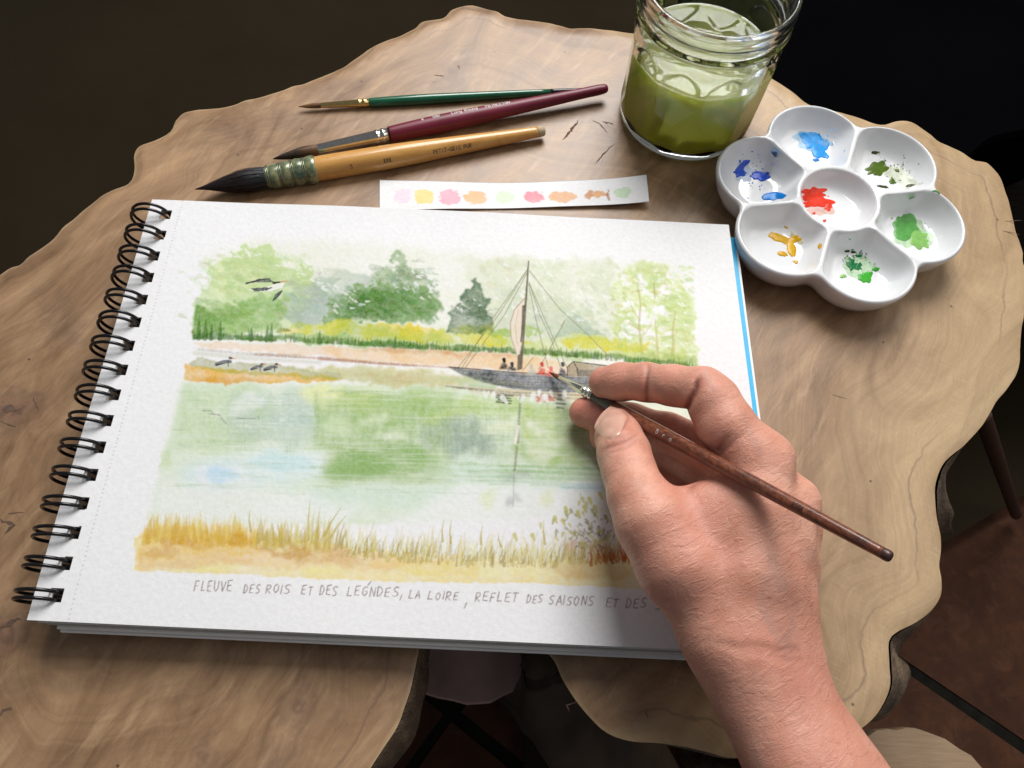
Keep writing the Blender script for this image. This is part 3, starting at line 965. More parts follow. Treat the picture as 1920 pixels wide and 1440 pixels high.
# meadow line
def base_y(x):
    return np.interp(x, [355, 450, 600, 700, 760, 860, 960, 1040, 1120, 1200, 1310], [634, 636, 642, 648, 652, 656, 661, 665, 672, 681, 688])


bx = list(range(360, 1310, 25))
wash([(x, base_y(x) - 34 + 10 * math.sin(x / 37.0)) for x in bx if x > 540] + [(x, base_y(x)) for x in bx[::-1] if x > 540], (196, 208, 130), 0.85, 1.0, 1.5, 0.9, 0.2)
for px_ in ([(522, 618), (560, 600), (590, 604), (588, 622), (540, 630)], [(596, 612), (620, 598), (665, 600), (662, 625), (625, 632)], [(670, 618), (720, 606), (790, 610), (830, 618), (860, 640), (760, 640), (690, 632)],
            [(742, 618), (770, 608), (800, 618), (790, 640), (755, 640)], [(858, 625), (930, 622), (955, 634), (945, 650), (870, 645)], [(1052, 640), (1090, 632), (1150, 636), (1215, 648), (1205, 664), (1120, 656), (1060, 650)], [(980, 640), (1000, 634), (1004, 645)]):
    wash(px_, (222, 202, 78), 0.9, 0.9, 1.4, 0.8, 0.3)
wash([(860, 612), (945, 615), (1000, 610), (1005, 625), (930, 630), (865, 626)], (168, 196, 90), 0.8, 0.9, 1.0, 0.7)
wash([(640, 600), (720, 612), (820, 620), (860, 640), (850, 655), (700, 646), (620, 632)], (170, 192, 96), 0.5, 1.2, 2, 1.0)
wash([(480, 634), (560, 620), (640, 632), (720, 640), (800, 646), (800, 656), (640, 650)], (150, 190, 110), 0.8, 1.0, 1.2, 0.8)
wash([(990, 650), (1080, 660), (1180, 668), (1300, 668), (1310, 690), (1180, 684), (1060, 672)], (168, 190, 110), 0.8, 1.2, 1.5, 0.8)
# dark grasses on the bank
wash([(x, base_y(x) - 9) for x in bx] + [(x, base_y(x) + 1) for x in bx[::-1]], (110, 148, 84), 0.85, 0.5, 0.8, 0.8)
for x in np.arange(362, 1300, 3.1):
    if R_.random() < (0.95 if x < 520 or 650 < x < 830 else 0.6):
        y = base_y(x)
        h = R_.uniform(6, 16) * (1.8 if x < 480 and R_.random() < .35 else 1)
        stroke([(x, y), (x + R_.uniform(-2, 3), y - h)], R_.uniform(3, 5.5), (88 + R_.uniform(-15, 25), 128 + R_.uniform(-15, 25), 72), 0.6, 0.8)
for x_, h_ in ((372, 42), (384, 34), (396, 26), (412, 34), (470, 24), (500, 28), (508, 32), (598, 22), (740, 20)):
    y = base_y(x_)
    stroke([(x_, y), (x_ + 1, y - h_ * .6), (x_ + 2, y - h_)], 9, (96, 132, 82), 0.65, 1.5)
dabs(10, (520, 615, 545, 632), (150, 165, 110), 6, 0.6, 1.5)
# sand bank
wash([(362, 641), (480, 644), (600, 648), (640, 651), (640, 670), (520, 662), (380, 652)], (236, 208, 194), 1.0, 0.5, 1.0, 0.5, 0.5)
wash([(600, 650), (760, 656), (880, 660), (1000, 666), (1110, 688), (1110, 706), (960, 698), (840, 688), (640, 676)], (226, 198, 164), 0.95, 0.5, 1.5, 0.7, 0.2)
wash([(660, 655), (760, 652), (850, 655), (860, 664), (740, 664)], (196, 150, 104), 0.6, 0.8, 1.5, 0.9)
wash([(800, 655), (900, 660), (980, 664), (975, 670), (860, 668)], (205, 140, 90), 0.45, 0.8, 1.5, 0.9)
stroke([(480, 664), (600, 672), (720, 682), (860, 690)], 5, (178, 120, 86), 0.55, 3, 1.5, dry=.5)
stroke([(600, 672), (700, 680), (780, 686)], 8, (165, 125, 100), 0.45, 4, 2, dry=.5)
stroke([(372, 655), (460, 664), (560, 668)], 4, (175, 172, 165), 0.5, 8, 2, dry=.6)
stroke([(366, 662), (470, 672), (600, 680)], 9, (206, 206, 200), 0.7, 6, 3)
stroke([(700, 692), (820, 694), (880, 698)], 9, (240, 228, 218), 0.6, 6, 3, True)
wash([(520, 690), (640, 686), (780, 694), (900, 704), (1000, 720), (900, 730), (720, 724), (600, 712)], (206, 198, 160), 0.9, 0.9, 2, 0.8, 0.2)
wash([(640, 700), (780, 700), (880, 712), (820, 722), (700, 716)], (200, 176, 130), 0.6, 1.0, 2.5, 0.9, 0.1)
wash([(820, 706), (880, 704), (960, 722), (880, 728)], (176, 206, 170), 0.7, 0.8, 2.5, 0.8, 0.1)
# near bank with birds
wash([(352, 684), (372, 670), (405, 675), (440, 680), (500, 678), (555, 690), (640, 700), (640, 712), (450, 702)], (182, 184, 158), 0.9, 0.5, 0.8, 0.6, 0.6)
wash([(520, 688), (640, 690), (800, 700), (880, 708), (860, 722), (700, 722), (560, 708)], (196, 200, 160), 0.8, 0.8, 2.5, 0.8, 0.1)
wash([(341, 708), (345, 684), (400, 687), (450, 694), (520, 698), (620, 706), (650, 712), (600, 716), (500, 719), (420, 718), (345, 713)], (220, 180, 98), 1.0, 0.5, 0.8, 0.6, 0.6)
wash([(350, 704), (420, 706), (500, 712), (500, 719), (400, 718)], (208, 154, 78), 0.5, 0.8, 2, 1.0)

# water
wash([(342, 716), (560, 722), (830, 722), (1120, 744), (1300, 690), (1310, 960), (1180, 960), (700, 985), (275, 985), (300, 880)], (208, 220, 202), 1.0, 0.4, 3, 0.6, 0.25)
for pts_, c_, a_, sf in (
        ([(345, 722), (480, 722), (520, 760), (500, 830), (320, 850), (325, 780)], (192, 212, 172), .95, 9),
        ([(430, 735), (600, 735), (610, 800), (560, 840), (430, 820)], (184, 202, 194), .95, 10),
        ([(560, 726), (720, 728), (720, 770), (600, 770)], (206, 216, 150), .9, 8),
        ([(600, 745), (860, 735), (870, 800), (840, 900), (600, 905), (585, 800)], (176, 201, 146), .95, 10),
        ([(640, 732), (850, 728), (850, 775), (700, 785)], (172, 200, 118), .8, 7),
        ([(600, 850), (720, 835), (830, 855), (820, 900), (610, 905)], (158, 190, 124), .8, 6),
        ([(640, 790), (740, 770), (780, 810), (700, 840)], (164, 194, 122), .7, 9),
        ([(620, 745), (720, 738), (700, 762), (640, 768)], (224, 218, 118), .7, 4),
        ([(800, 770), (860, 768), (855, 788), (800, 788)], (222, 216, 118), .7, 4),
        ([(850, 742), (980, 745), (975, 785), (860, 780)], (182, 206, 118), .9, 4),
        ([(975, 755), (1130, 760), (1150, 830), (980, 835)], (184, 206, 118), .9, 6),
        ([(840, 800), (980, 800), (990, 870), (830, 880)], (190, 206, 180), .8, 10),
        ([(1040, 770), (1090, 770), (1100, 850), (1050, 850)], (168, 184, 150), .7, 5),
        ([(960, 838), (1140, 835), (1150, 868), (980, 872)], (170, 198, 118), .85, 3),
        ([(820, 868), (1140, 868), (1140, 905), (820, 905)], (184, 208, 178), .8, 6),
        ([(590, 900), (860, 895), (1140, 900), (1140, 925), (860, 935), (680, 955), (560, 950)], (202, 220, 212), .9, 10),
        ([(300, 890), (520, 900), (600, 950), (290, 960)], (218, 226, 226), .8, 12)):
    wash(pts_, c_, a_, 1.1, sf, 0.75, 0.05, False, 0.75 + 0.4 * STREAK)
wash([(298, 880), (304, 845), (322, 845), (320, 878)], (196, 214, 170), 0.7, 0.5, 2, 0.6)
wash([(562, 726), (640, 728), (640, 752), (590, 760), (560, 745)], (230, 230, 182), 0.7, 1.4, 5, 0.7, 0, True)
wash([(790, 800), (830, 785), (880, 778), (925, 800), (930, 840), (905, 868), (880, 845), (850, 870), (830, 840), (795, 850)], (172, 187, 178), 0.85, 1.4, 5, 0.9, 0.1)
for _ in range(150):
    x = R_.gauss(862, 38); y = R_.uniform(780, 842)
    stroke([(x, y), (x + R_.uniform(-1, 1), y + R_.uniform(14, 44))], R_.uniform(2, 6), R_.choice([(160, 178, 170), (150, 170, 160), (178, 192, 184)]), R_.uniform(.12, .3), 1.5, 1.5, dry=.5)
for _ in range(260):
    x = R_.uniform(590, 850); y = R_.uniform(735, 850)
    stroke([(x, y), (x + R_.uniform(-1, 1), y + R_.uniform(18, 60))], R_.uniform(3, 11), R_.choice([(166, 194, 128), (154, 186, 112), (206, 220, 182), (184, 206, 150)]), R_.uniform(.1, .26), 2, 2, dry=.5)
for _ in range(120):
    x = R_.uniform(340, 590); y = R_.uniform(730, 810)
    stroke([(x, y), (x + R_.uniform(-1, 1), y + R_.uniform(18, 50))], R_.uniform(3, 10), R_.choice([(190, 210, 176), (180, 200, 190), (216, 226, 206)]), R_.uniform(.1, .24), 2, 2, dry=.5)
for _ in range(120):
    x = R_.uniform(880, 1120); y = R_.uniform(745, 820)
    stroke([(x, y), (x + R_.uniform(-1, 1), y + R_.uniform(12, 40))], R_.uniform(2, 8), R_.choice([(182, 204, 118), (206, 218, 170), (168, 190, 130)]), R_.uniform(.1, .26), 2, 2, dry=.5)
wash([(850, 800), (900, 795), (915, 835), (870, 850)], (150, 168, 160), 0.5, 1.2, 4, 0.9, 0)
for y_, c_, a_ in ((875, (166, 198, 150), .7), (884, (160, 196, 140), .7), (895, (176, 206, 180), .7), (905, (190, 212, 205), .6)):
    stroke([(840, y_ - 4), (1000, y_), (1140, y_ + 6)], 5, c_, a_, 7, 2, dry=.5)
wash([(850, 912), (1130, 908), (1140, 1000), (700, 1010), (760, 960)], (238, 240, 240), 0.85, 1.2, 9, 0.5, 0, True)
wash([(300, 900), (450, 905), (700, 950), (640, 985), (280, 985)], (236, 238, 240), 0.7, 1.2, 10, 0.5, 0, True)
for x_, y_, r_, c_, op in ((470, 750, 26, (232, 236, 230), True), (430, 790, 30, (204, 220, 196), False), (540, 790, 30, (182, 202, 196), False), (640, 800, 24, (206, 222, 184), True), (700, 790, 20, (214, 226, 196), True), (740, 815, 20, (222, 230, 214), True), (600, 850, 26, (226, 232, 218), True), (760, 850, 30, (150, 188, 112), False), (680, 880, 40, (146, 186, 110), False), (820, 880, 30, (196, 214, 190), True), (400, 840, 30, (206, 220, 190), False), (360, 800, 30, (204, 220, 186), False), (500, 840, 26, (224, 226, 214), True), (900, 880, 40, (206, 222, 214), True), (560, 900, 34, (210, 224, 220), False), (860, 760, 18, (232, 228, 150), False), (940, 800, 18, (224, 230, 200), True), (1010, 800, 16, (232, 236, 222), True), (1080, 830, 18, (206, 216, 170), True), (1020, 850, 22, (226, 230, 216), True), (640, 940, 40, (216, 228, 226), False), (480, 930, 40, (222, 232, 230), False), (760, 930, 40, (212, 226, 220), False)):
    wash([(x_ - r_ * 1.5, y_ + 2), (x_ - r_ * .6, y_ - r_ * .6), (x_ + r_ * .7, y_ - r_ * .5), (x_ + r_ * 1.5, y_ + 1), (x_ + r_ * .5, y_ + r_ * .55), (x_ - r_ * .7, y_ + r_ * .5)], c_, 0.75, 1.5, 4, 0.9, 0.1, op)
# sky patches mirrored
wash([(330, 880), (400, 860), (480, 850), (600, 846), (600, 895), (500, 905), (400, 915), (340, 910)], (204, 220, 230), 0.8, 1.2, 10, 0.6, 0, True)
wash([(360, 880), (460, 870), (470, 905), (380, 910)], (226, 232, 236), 0.9, 1.0, 6, 0.4, 0, True)
wash([(460, 855), (600, 848), (600, 888), (480, 888)], (216, 228, 230), 0.8, 1.0, 6, 0.4, 0, True)
wash([(380, 890), (392, 878), (420, 876), (450, 884), (446, 898), (410, 902), (384, 898)], (182, 210, 235), 0.95, 0.9, 4, 0.5, 0.1, True)
wash([(350, 890), (390, 880), (390, 898), (352, 900)], (212, 220, 236), 0.9, 0.7, 3, 0.5, 0)
wash([(465, 862), (500, 850), (560, 850), (590, 866), (590, 882), (530, 886), (480, 872)], (190, 216, 224), 0.9, 0.8, 4, 0.6, 0.1, True)
wash([(1045, 908), (1135, 906), (1135, 920), (1050, 918)], (196, 212, 238), 1.0, 0.5, 2.5, 0.5, 0)
wash([(1000, 892), (1060, 888), (1060, 902), (1005, 906)], (204, 220, 230), 0.8, 0.5, 2.5, 0.5, 0)
wash([(900, 930), (935, 915), (935, 945), (910, 950)], (214, 222, 180), 0.7, 1.0, 5, 0.5, 0)
wash([(1005, 930), (1030, 920), (1045, 945), (1015, 950)], (214, 222, 180), 0.7, 1.0, 3, 0.5, 0)
# brush streaks on the water
for _ in range(260):
    x = R_.uniform(320, 1120); y = R_.uniform(735, 925)
    L = R_.uniform(20, 110)
    k = R_.choice([((150, 185, 130), False), ((230, 234, 226), True), ((238, 240, 236), True), ((190, 205, 190), False)])
    stroke([(x, y), (x + L / 2, y + R_.uniform(-1, 2)), (x + L, y + R_.uniform(0, 3))], R_.uniform(1.2, 3.6), k[0], R_.uniform(.12, .38), 1, 1, k[1], dry=.7)
for _ in range(150):
    x = R_.uniform(400, 930); y = R_.uniform(770, 860)
    stroke([(x, y), (x + R_.uniform(-1, 1), y + R_.uniform(8, 30))], R_.uniform(1.0, 3), R_.choice([(232, 236, 228), (160, 182, 150)]), R_.uniform(.1, .3), 1, 1, dry=.7)
dabs(34, (400, 735, 590, 810), (228, 234, 228), 6, 0.28, 1.8, 0.1, True, 6)
for _ in range(26):
    stroke([(715 + R_.uniform(0, 22), 812 + R_.uniform(0, 8)), (716 + R_.uniform(0, 22), 822 + R_.uniform(0, 10))], 1.0, (226, 232, 222), .3, .6, opaque=True)

for _ in range(170):
    x = R_.uniform(330, 1090); y = R_.uniform(728, 915)
    L = R_.uniform(30, 130)
    k = R_.choice([(164, 192, 130), (186, 206, 160), (230, 236, 226), (222, 230, 214), (150, 182, 120)]) if x > 560 else R_.choice([(190, 210, 180), (226, 232, 226), (184, 204, 200)])
    stroke([(x, y), (x + L * .5, y + R_.uniform(-1, 2)), (x + L, y + R_.uniform(0, 4))], R_.uniform(2.5, 7), k, R_.uniform(.14, .34), 1.5, 1.2, k[0] > 215, dry=.65)

# boat
wash([(842, 688), (880, 692), (960, 699), (1040, 703), (1130, 707), (1130, 738), (1040, 737), (960, 729), (905, 717), (866, 703)], (104, 108, 113), 1.0, 0.12, 0.8, 0.5, 0.1, True)
for k in range(7):
    y_ = 694 + k * 5
    stroke([(868 + k * 12, y_ + 1), (980, y_ + 7), (1125, y_ + 11)], 1.6, (76, 79, 84) if k % 2 else (134, 138, 143), 0.45, 1, 0.5, opaque=True, dry=.2)
stroke([(842, 688), (960, 698), (1130, 706)], 2, (64, 66, 70), 0.8)
wash([(870, 724), (960, 731), (1060, 738), (1130, 740), (1130, 754), (1040, 750), (950, 744), (880, 736)], (204, 192, 170), .9, 0.3, 1, .7, .2, True)
stroke([(850, 726), (960, 740), (1120, 750)], 3, (126, 120, 114), .6, 2, 1, dry=.6)
stroke([(880, 726), (960, 732), (1060, 738), (1130, 742)], 4, (206, 194, 168), 0.9, 3, 1, True, .3)
stroke([(836, 724), (880, 728), (960, 736), (1110, 742)], 2.5, (105, 100, 98), 0.6, 2, 1, dry=.6)
stroke([(880, 722), (930, 728)], 4, (150, 200, 170), 0.5, 3, 2)
wash([(1064, 704), (1064, 688), (1075, 678), (1140, 686), (1140, 708)], (172, 160, 142), 1.0, 0.1, 0.6, 0.4, 0.2, True)
wash([(1080, 692), (1140, 696), (1140, 708), (1082, 704)], (122, 120, 116), 0.8, 0.2, 0.8, 0.5, 0.1, True)
for p_ in ([(1064, 688), (1075, 678), (1082, 690)], [(1075, 678), (1140, 686)], [(1064, 688), (1064, 704)], [(1082, 690), (1084, 704)]):
    stroke(p_, 2, (92, 86, 80), 0.85)
for x_ in (1068, 1072, 1076): stroke([(x_, 686), (x_, 704)], 1, (130, 118, 104), 0.5)
for x_, y_, h_, c_ in ((945, 693, 19, (52, 58, 72)), (960, 696, 14, (72, 78, 92)), (1016, 702, 20, (208, 82, 78)), (1033, 704, 14, (222, 120, 112)), (1055, 704, 22, (88, 94, 108)), (996, 700, 14, (190, 188, 182))):
    wash([(x_ - 9, y_), (x_ - 5, y_ - h_ * .6), (x_, y_ - h_ * .7), (x_ + 6, y_ - h_ * .5), (x_ + 8, y_)], c_, 0.95, 0.25, 0.6, 0.3, 0.1, True)
    stroke([(x_, y_ - h_), (x_ + .5, y_ - h_ + 3)], 7, c_, 0.95, 6, opaque=True)
stroke([(991, 490), (987, 550), (983, 600), (976, 690)], 2.6, (122, 116, 104), 0.95, 6.5, opaque=True)
wash([(983, 560), (966, 578), (958, 600), (957, 628), (964, 655), (973, 668), (979, 650), (982, 600)], (220, 208, 198), 1.0, 0.15, 0.6, 0.4, 0.9, True)
stroke([(983, 560), (965, 580), (957, 605), (958, 632), (968, 662)], 1.6, (160, 140, 125), 0.8)
stroke([(972, 580), (966, 610), (970, 645)], 1.2, (190, 165, 150), 0.6)
stroke([(982, 575), (980, 610), (977, 640)], 6, (105, 98, 88), 0.85, 3, opaque=True)
stroke([(974, 668), (972, 692)], 7, (122, 112, 100), 0.9, 5, opaque=True)
for p_ in ([(988, 508), (935, 590), (860, 688)], [(988, 512), (945, 592), (872, 690)], [(992, 530), (1012, 590), (1035, 640), (1052, 692)], [(992, 530), (1022, 600), (1063, 690)], [(991, 532), (1005, 600), (1028, 690)],
           [(993, 508), (1050, 580), (1100, 625), (1145, 672)], [(1010, 692), (1060, 600), (1052, 612)], [(980, 695), (1000, 670)], [(989, 505), (915, 610), (866, 690)]):
    stroke(p_, 1.5, (142, 138, 116), 0.75)
# reflections of mast and crew
stroke([(976, 742), (973, 790), (971, 830)], 4, (140, 146, 128), 0.75, 5, 2, dry=.4)
stroke([(969, 838), (965, 882)], 5, (146, 144, 124), 0.7, 4, 2, dry=.4)
stroke([(972, 800), (966, 830)], 6, (235, 222, 214), 0.8, 6, 1, True)
for x_, y_, rx_, ry_ in ((965, 889, 30, 6), (958, 899, 18, 5), (966, 934, 16, 6), (960, 944, 9, 8)):
    wash([(x_ - rx_, y_ + 1), (x_ - rx_ * .3, y_ - ry_), (x_ + rx_ * .5, y_ - ry_ * .6), (x_ + rx_, y_ + 2), (x_, y_ + ry_)], (168, 172, 174), .65, 0.9, 3, .7, .1)
stroke([(964, 880), (962, 950)], 3, (160, 162, 158), .6, 1, 1, dry=.6)
for x_, c_, h_ in ((940, (72, 76, 86), 14), (952, (88, 92, 100), 16), (1016, (222, 98, 92), 12), (1033, (226, 120, 112), 10), (1052, (92, 98, 106), 26)):
    for k in range(4):
        y_ = 741 + k * h_ / 3.4
        stroke([(x_ - 7 + R_.uniform(-2, 2), y_), (x_ + 7 + R_.uniform(-3, 2), y_ + 1.5)], 3.6, c_, .75, 2.5, 1)
dabs(16, (880, 738, 1080, 752), (236, 234, 230), 8, 0.8, 1.2, 1.5, True, 4)
# flying tern, its mirror image, birds on the bank
for p_, w_, c_ in (([(462, 531), (480, 527), (500, 523), (512, 528)], 3.2, (80, 82, 86)), ([(480, 525), (500, 522), (514, 531), (526, 530)], 1.4, (70, 72, 76)), ([(472, 542), (490, 543), (512, 540), (530, 534)], 3.4, (120, 122, 126)),
                   ([(490, 541), (515, 545), (535, 536)], 1.2, (150, 150, 152)), ([(528, 546), (520, 556), (512, 563)], 3.4, (90, 92, 94)), ([(514, 531), (524, 528)], 4, (64, 64, 68)), ([(528, 528), (538, 528)], 2, (214, 132, 100)), ([(530, 545), (520, 548)], 1.4, (120, 120, 122))):
    stroke(p_, w_, c_, .85, 1.0, opaque=True)
wash([(466, 543), (492, 540), (515, 533), (534, 530), (530, 540), (508, 546), (484, 547)], (226, 226, 226), .9, 0.1, .5, .1, 0, True)
wash([(461, 532), (485, 523), (506, 522), (513, 529), (490, 529)], (112, 114, 118), .9, 0.1, .5, .4, .4, True)
wash([(472, 541), (490, 539), (512, 538), (500, 545), (478, 547)], (96, 98, 102), .9, 0.1, .5, .4, .4, True)
wash([(530, 544), (524, 556), (510, 566), (516, 552)], (100, 102, 106), .9, 0.1, .5, .4, .4, True)
stroke([(461, 532), (486, 525), (506, 522)], 2.2, (72, 74, 78), .85, 1.2, opaque=True)
stroke([(512, 530), (526, 529)], 3.4, (66, 66, 70), .9, 2, opaque=True); stroke([(528, 528), (539, 528)], 1.8, (214, 132, 100), .9, 1, opaque=True)
for p_ in ([(380, 770), (395, 770), (400, 776), (415, 780)], [(392, 776), (412, 778)], [(445, 784), (480, 785)], [(415, 784), (425, 795)], [(484, 781), (486, 787)]):
    stroke(p_, 2, (138, 142, 132), .7, 1.2)
for x_, y_, s_ in ((420, 680, 1), (482, 689, .75), (508, 690, .85)):
    stroke([(x_ - 14 * s_, y_ + 3), (x_, y_ - 2), (x_ + 12 * s_, y_ - 2)], 7 * s_, (120, 122, 128), .9, 6 * s_, opaque=True)
    stroke([(x_ - 14 * s_, y_ + 4), (x_ + 2, y_ + 2)], 2.5, (60, 62, 68), .9, 1, opaque=True)
    stroke([(x_ + 11 * s_, y_ - 9 * s_), (x_ + 15 * s_, y_ - 8 * s_)], 4.5 * s_, (66, 66, 70), .95, 3, opaque=True)
    stroke([(x_ + 16 * s_, y_ - 8 * s_), (x_ + 22 * s_, y_ - 7 * s_)], 2, (216, 130, 80), .9, 1, opaque=True)
    stroke([(x_ + 8 * s_, y_ - 5), (x_ + 8 * s_, y_ + 7)], 2, (80, 82, 90), .8, opaque=True)


# foreground bank
def fg_low(x): return np.interp(x, [250, 400, 600, 800, 1000, 1210], [1070, 1075, 1086, 1092, 1093, 1106])
def fg_top(x): return np.interp(x, [250, 300, 450, 600, 700, 850, 1000, 1210], [1000, 990, 1000, 1012, 1025, 1035, 1040, 1030])


fx = list(range(252, 1215, 20))
wash([(x, fg_top(x) + 6) for x in fx] + [(x, fg_low(x)) for x in fx[::-1]], (228, 212, 162), 1.0, 0.35, 1.0, 0.6, 0.6)
wash([(258, 1000), (300, 985), (450, 990), (520, 1010), (500, 1040), (260, 1050)], (224, 200, 134), 0.9, 0.9, 2, 0.9, 0.2)
wash([(262, 1020), (420, 1010), (600, 1025), (760, 1040), (860, 1050), (700, 1070), (420, 1062), (255, 1066)], (224, 198, 156), 0.8, 1.0, 2.5, 0.9, 0.2)
wash([(300, 1010), (360, 1005), (370, 1025), (310, 1030)], (205, 160, 105), 0.6, 1.0, 2, 0.8, 0.2)
wash([(480, 1030), (640, 1035), (700, 1050), (560, 1056)], (200, 160, 112), 0.6, 1.0, 2, 0.9, 0.2)
wash([(740, 1045), (900, 1055), (900, 1078), (760, 1080)], (224, 204, 120), 0.6, 1.0, 2, 0.9, 0.2)
wash([(900, 1040), (1000, 1030), (1120, 1035), (1200, 1060), (1205, 1090), (1000, 1085), (900, 1080)], (226, 222, 176), 0.7, 1.0, 3, 0.8, 0.1, True)
wash([(1010, 1062), (1100, 1050), (1190, 1060), (1190, 1085), (1060, 1082)], (218, 184, 136), 0.8, 1.0, 3, 0.9, 0.2)
wash([(1060, 1025), (1100, 1015), (1160, 1020), (1190, 1045), (1130, 1055), (1070, 1050)], (208, 158, 112), 0.7, 1.2, 3, 0.9, 0.1)
for _ in range(620):
    x = R_.uniform(262, 1190)
    y = float(fg_top(x)) + R_.uniform(4, 26)
    tall = 62 if 570 < x < 640 else 44 if x < 560 or 780 < x < 860 else 36
    h = R_.uniform(0.35, 1) * tall
    lean = R_.uniform(-4, 14) if x > 540 else R_.uniform(-7, 8)
    if x < 480: c_ = R_.choice([(218, 190, 108), (208, 176, 92), (222, 200, 128)])
    elif x < 620: c_ = R_.choice([(208, 186, 112), (202, 190, 132), (194, 172, 110)])
    elif x < 900: c_ = R_.choice([(196, 186, 128), (188, 166, 118), (180, 172, 128)])
    else: c_ = R_.choice([(196, 184, 132), (172, 158, 122), (205, 190, 150)])
    if x > 1100: c_ = R_.choice([c_, (196, 134, 86), (186, 120, 76)])
    stroke([(x, y), (x + lean * .35, y - h * .55), (x + lean, y - h)], R_.uniform(5, 12) if x < 560 else R_.uniform(2.5, 7), c_, R_.uniform(.3, .7), .6)
for _ in range(230):
    x = R_.uniform(270, 1180)
    y = float(fg_top(x)) + R_.uniform(2, 20)
    h = R_.uniform(24, 58) if x > 520 else R_.uniform(16, 44)
    c_ = R_.choice([(214, 204, 142), (206, 196, 128), (222, 208, 150), (198, 184, 118)]) if x > 480 else R_.choice([(224, 200, 122), (214, 186, 100), (226, 210, 140)])
    stroke([(x, y), (x + R_.uniform(-2, 4), y - h * .55), (x + R_.uniform(-4, 10), y - h)], R_.uniform(5, 11), c_, R_.uniform(.25, .5), .6, .8)
for _ in range(150):
    x = R_.uniform(640, 1180); y = float(fg_top(x)) + R_.uniform(0, 18)
    stroke([(x, y), (x + R_.uniform(0, 9), y - R_.uniform(14, 38))], 1.5, (236, 232, 214), .75, .8, opaque=True)
for x_, y_, x2, y2 in ((578, 1012, 582, 935), (596, 1010, 600, 950), (608, 1005, 640, 950), (620, 1008, 650, 965), (470, 995, 468, 955), (830, 1015, 832, 975), (845, 1018, 846, 975), (902, 1020, 905, 985), (1022, 1020, 1020, 975), (940, 1025, 934, 1000)):
    stroke([(x_, y_), ((x_ + x2) / 2 - 2, (y_ + y2) / 2), (x2, y2)], 5, (190, 178, 110), .8, .6)
for x_, y_, rx_, ry_, c_ in ((300, 1035, 40, 10, (206, 172, 120)), (370, 1020, 40, 12, (208, 168, 84)), (450, 1015, 30, 14, (204, 160, 74)), (500, 1050, 60, 7, (230, 206, 178)), (560, 1035, 30, 14, (196, 158, 88)), (640, 1055, 50, 7, (206, 172, 128)), (420, 1050, 60, 8, (222, 190, 146)), (330, 1058, 60, 6, (214, 186, 140)), (720, 1058, 40, 8, (228, 200, 150)), (780, 1075, 60, 7, (232, 214, 150)), (600, 1072, 60, 6, (232, 218, 160)), (400, 1066, 70, 4, (234, 222, 160))):
    wash([(x_ - rx_, y_), (x_ - rx_ * .4, y_ - ry_), (x_ + rx_ * .5, y_ - ry_ * .8), (x_ + rx_, y_ + 2), (x_ + rx_ * .3, y_ + ry_), (x_ - rx_ * .5, y_ + ry_ * .8)], c_, 0.6, 0.9, 1.5, 0.9, 0.5, ry_ < 8)
# bush by the hand
for _ in range(80):
    x = R_.gauss(1110, 38); y = R_.gauss(990, 26)
    if y < 925 or x > 1165: continue
    s_ = R_.uniform(4, 9); th = R_.uniform(0.6, 2.2)
    stroke([(x, y), (x + math.cos(th) * s_, y + math.sin(th) * s_)], s_ * .8, R_.choice([(196, 190, 128), (204, 200, 146), (176, 172, 140)]), .8, s_ * .4)
for _ in range(60):
    x = R_.gauss(1115, 24); y = R_.gauss(1005, 18)
    stroke([(x, y), (x + R_.uniform(-6, 6), y + R_.uniform(-4, 8))], R_.uniform(2, 4.5), (152, 146, 132), .7, 1)
for x_, y_ in ((1105, 935), (1125, 925), (1060, 952), (1095, 950), (1115, 950), (1083, 960), (1040, 970), (1055, 975), (965, 1003), (998, 1003)):
    stroke([(x_, y_), (x_ + 4, y_ + 10)], 8, (200, 196, 134), .9, 4)
for _ in range(34):
    x = R_.uniform(1108, 1185); y = 1052 + R_.uniform(-6, 6)
    stroke([(x, y), (x - R_.uniform(0, 12), y - R_.uniform(14, 36))], 3.6, (188, 118, 72), .6, .6)

# handwriting
INK = (118, 88, 90)
for word, xa, xb, yb, ht in (("FLEUVE", 362, 436, 1108, 19), ("DES", 455, 487, 1111, 16), ("ROIS", 496, 545, 1112, 16), ("ET", 563, 586, 1115, 16), ("DES", 598, 631, 1116, 17), ("LEGNDES,", 648, 754, 1117, 17),
                             ("LA", 765, 788, 1122, 15), ("LOIRE", 800, 861, 1124, 15), (",", 868, 878, 1133, 20), ("REFLET", 888, 972, 1127, 17), ("DES", 985, 1017, 1130, 15), ("SAISONS", 1027, 1114, 1134, 17), ("ET", 1133, 1161, 1138, 16), ("DES", 1171, 1212, 1139, 17), ("S", 1226, 1242, 1142, 16)):
    cw = [0.45 if ch in "I,'" else 1.0 for ch in word]
    unit = (xb - xa) / sum(cw)
    xc = xa
    for i, ch in enumerate(word):
        jx, jy, sc = R_.uniform(-.8, .8), R_.uniform(-1.2, 1.2), R_.uniform(.92, 1.08)
        lw = unit * (0.12 if ch == 'I' else 0.35 if ch == ',' else 0.72)
        for st_ in FONT[ch]:
            pp = []
            for x, y in st_:
                pp.append((xc + unit * .12 + jx + x * lw * sc + y * 3.0, yb + jy + (xc - xa) * 0.012 - y * ht * sc))
            stroke(pp, 1.8, INK, 0.88, 1.5, 0.15, opaque=True, dry=.3)
        xc += cw[i] * unit
stroke([(690, 1097), (696, 1090)], 1.8, INK, .9, 1.4, opaque=True)
T = np.clip(T, 0.01, 1)
lum_ = T.mean(-1, keepdims=True)
gd_ = np.clip((T[..., 1:2] - np.maximum(T[..., 0:1], T[..., 2:3])) * 6, 0, 1)
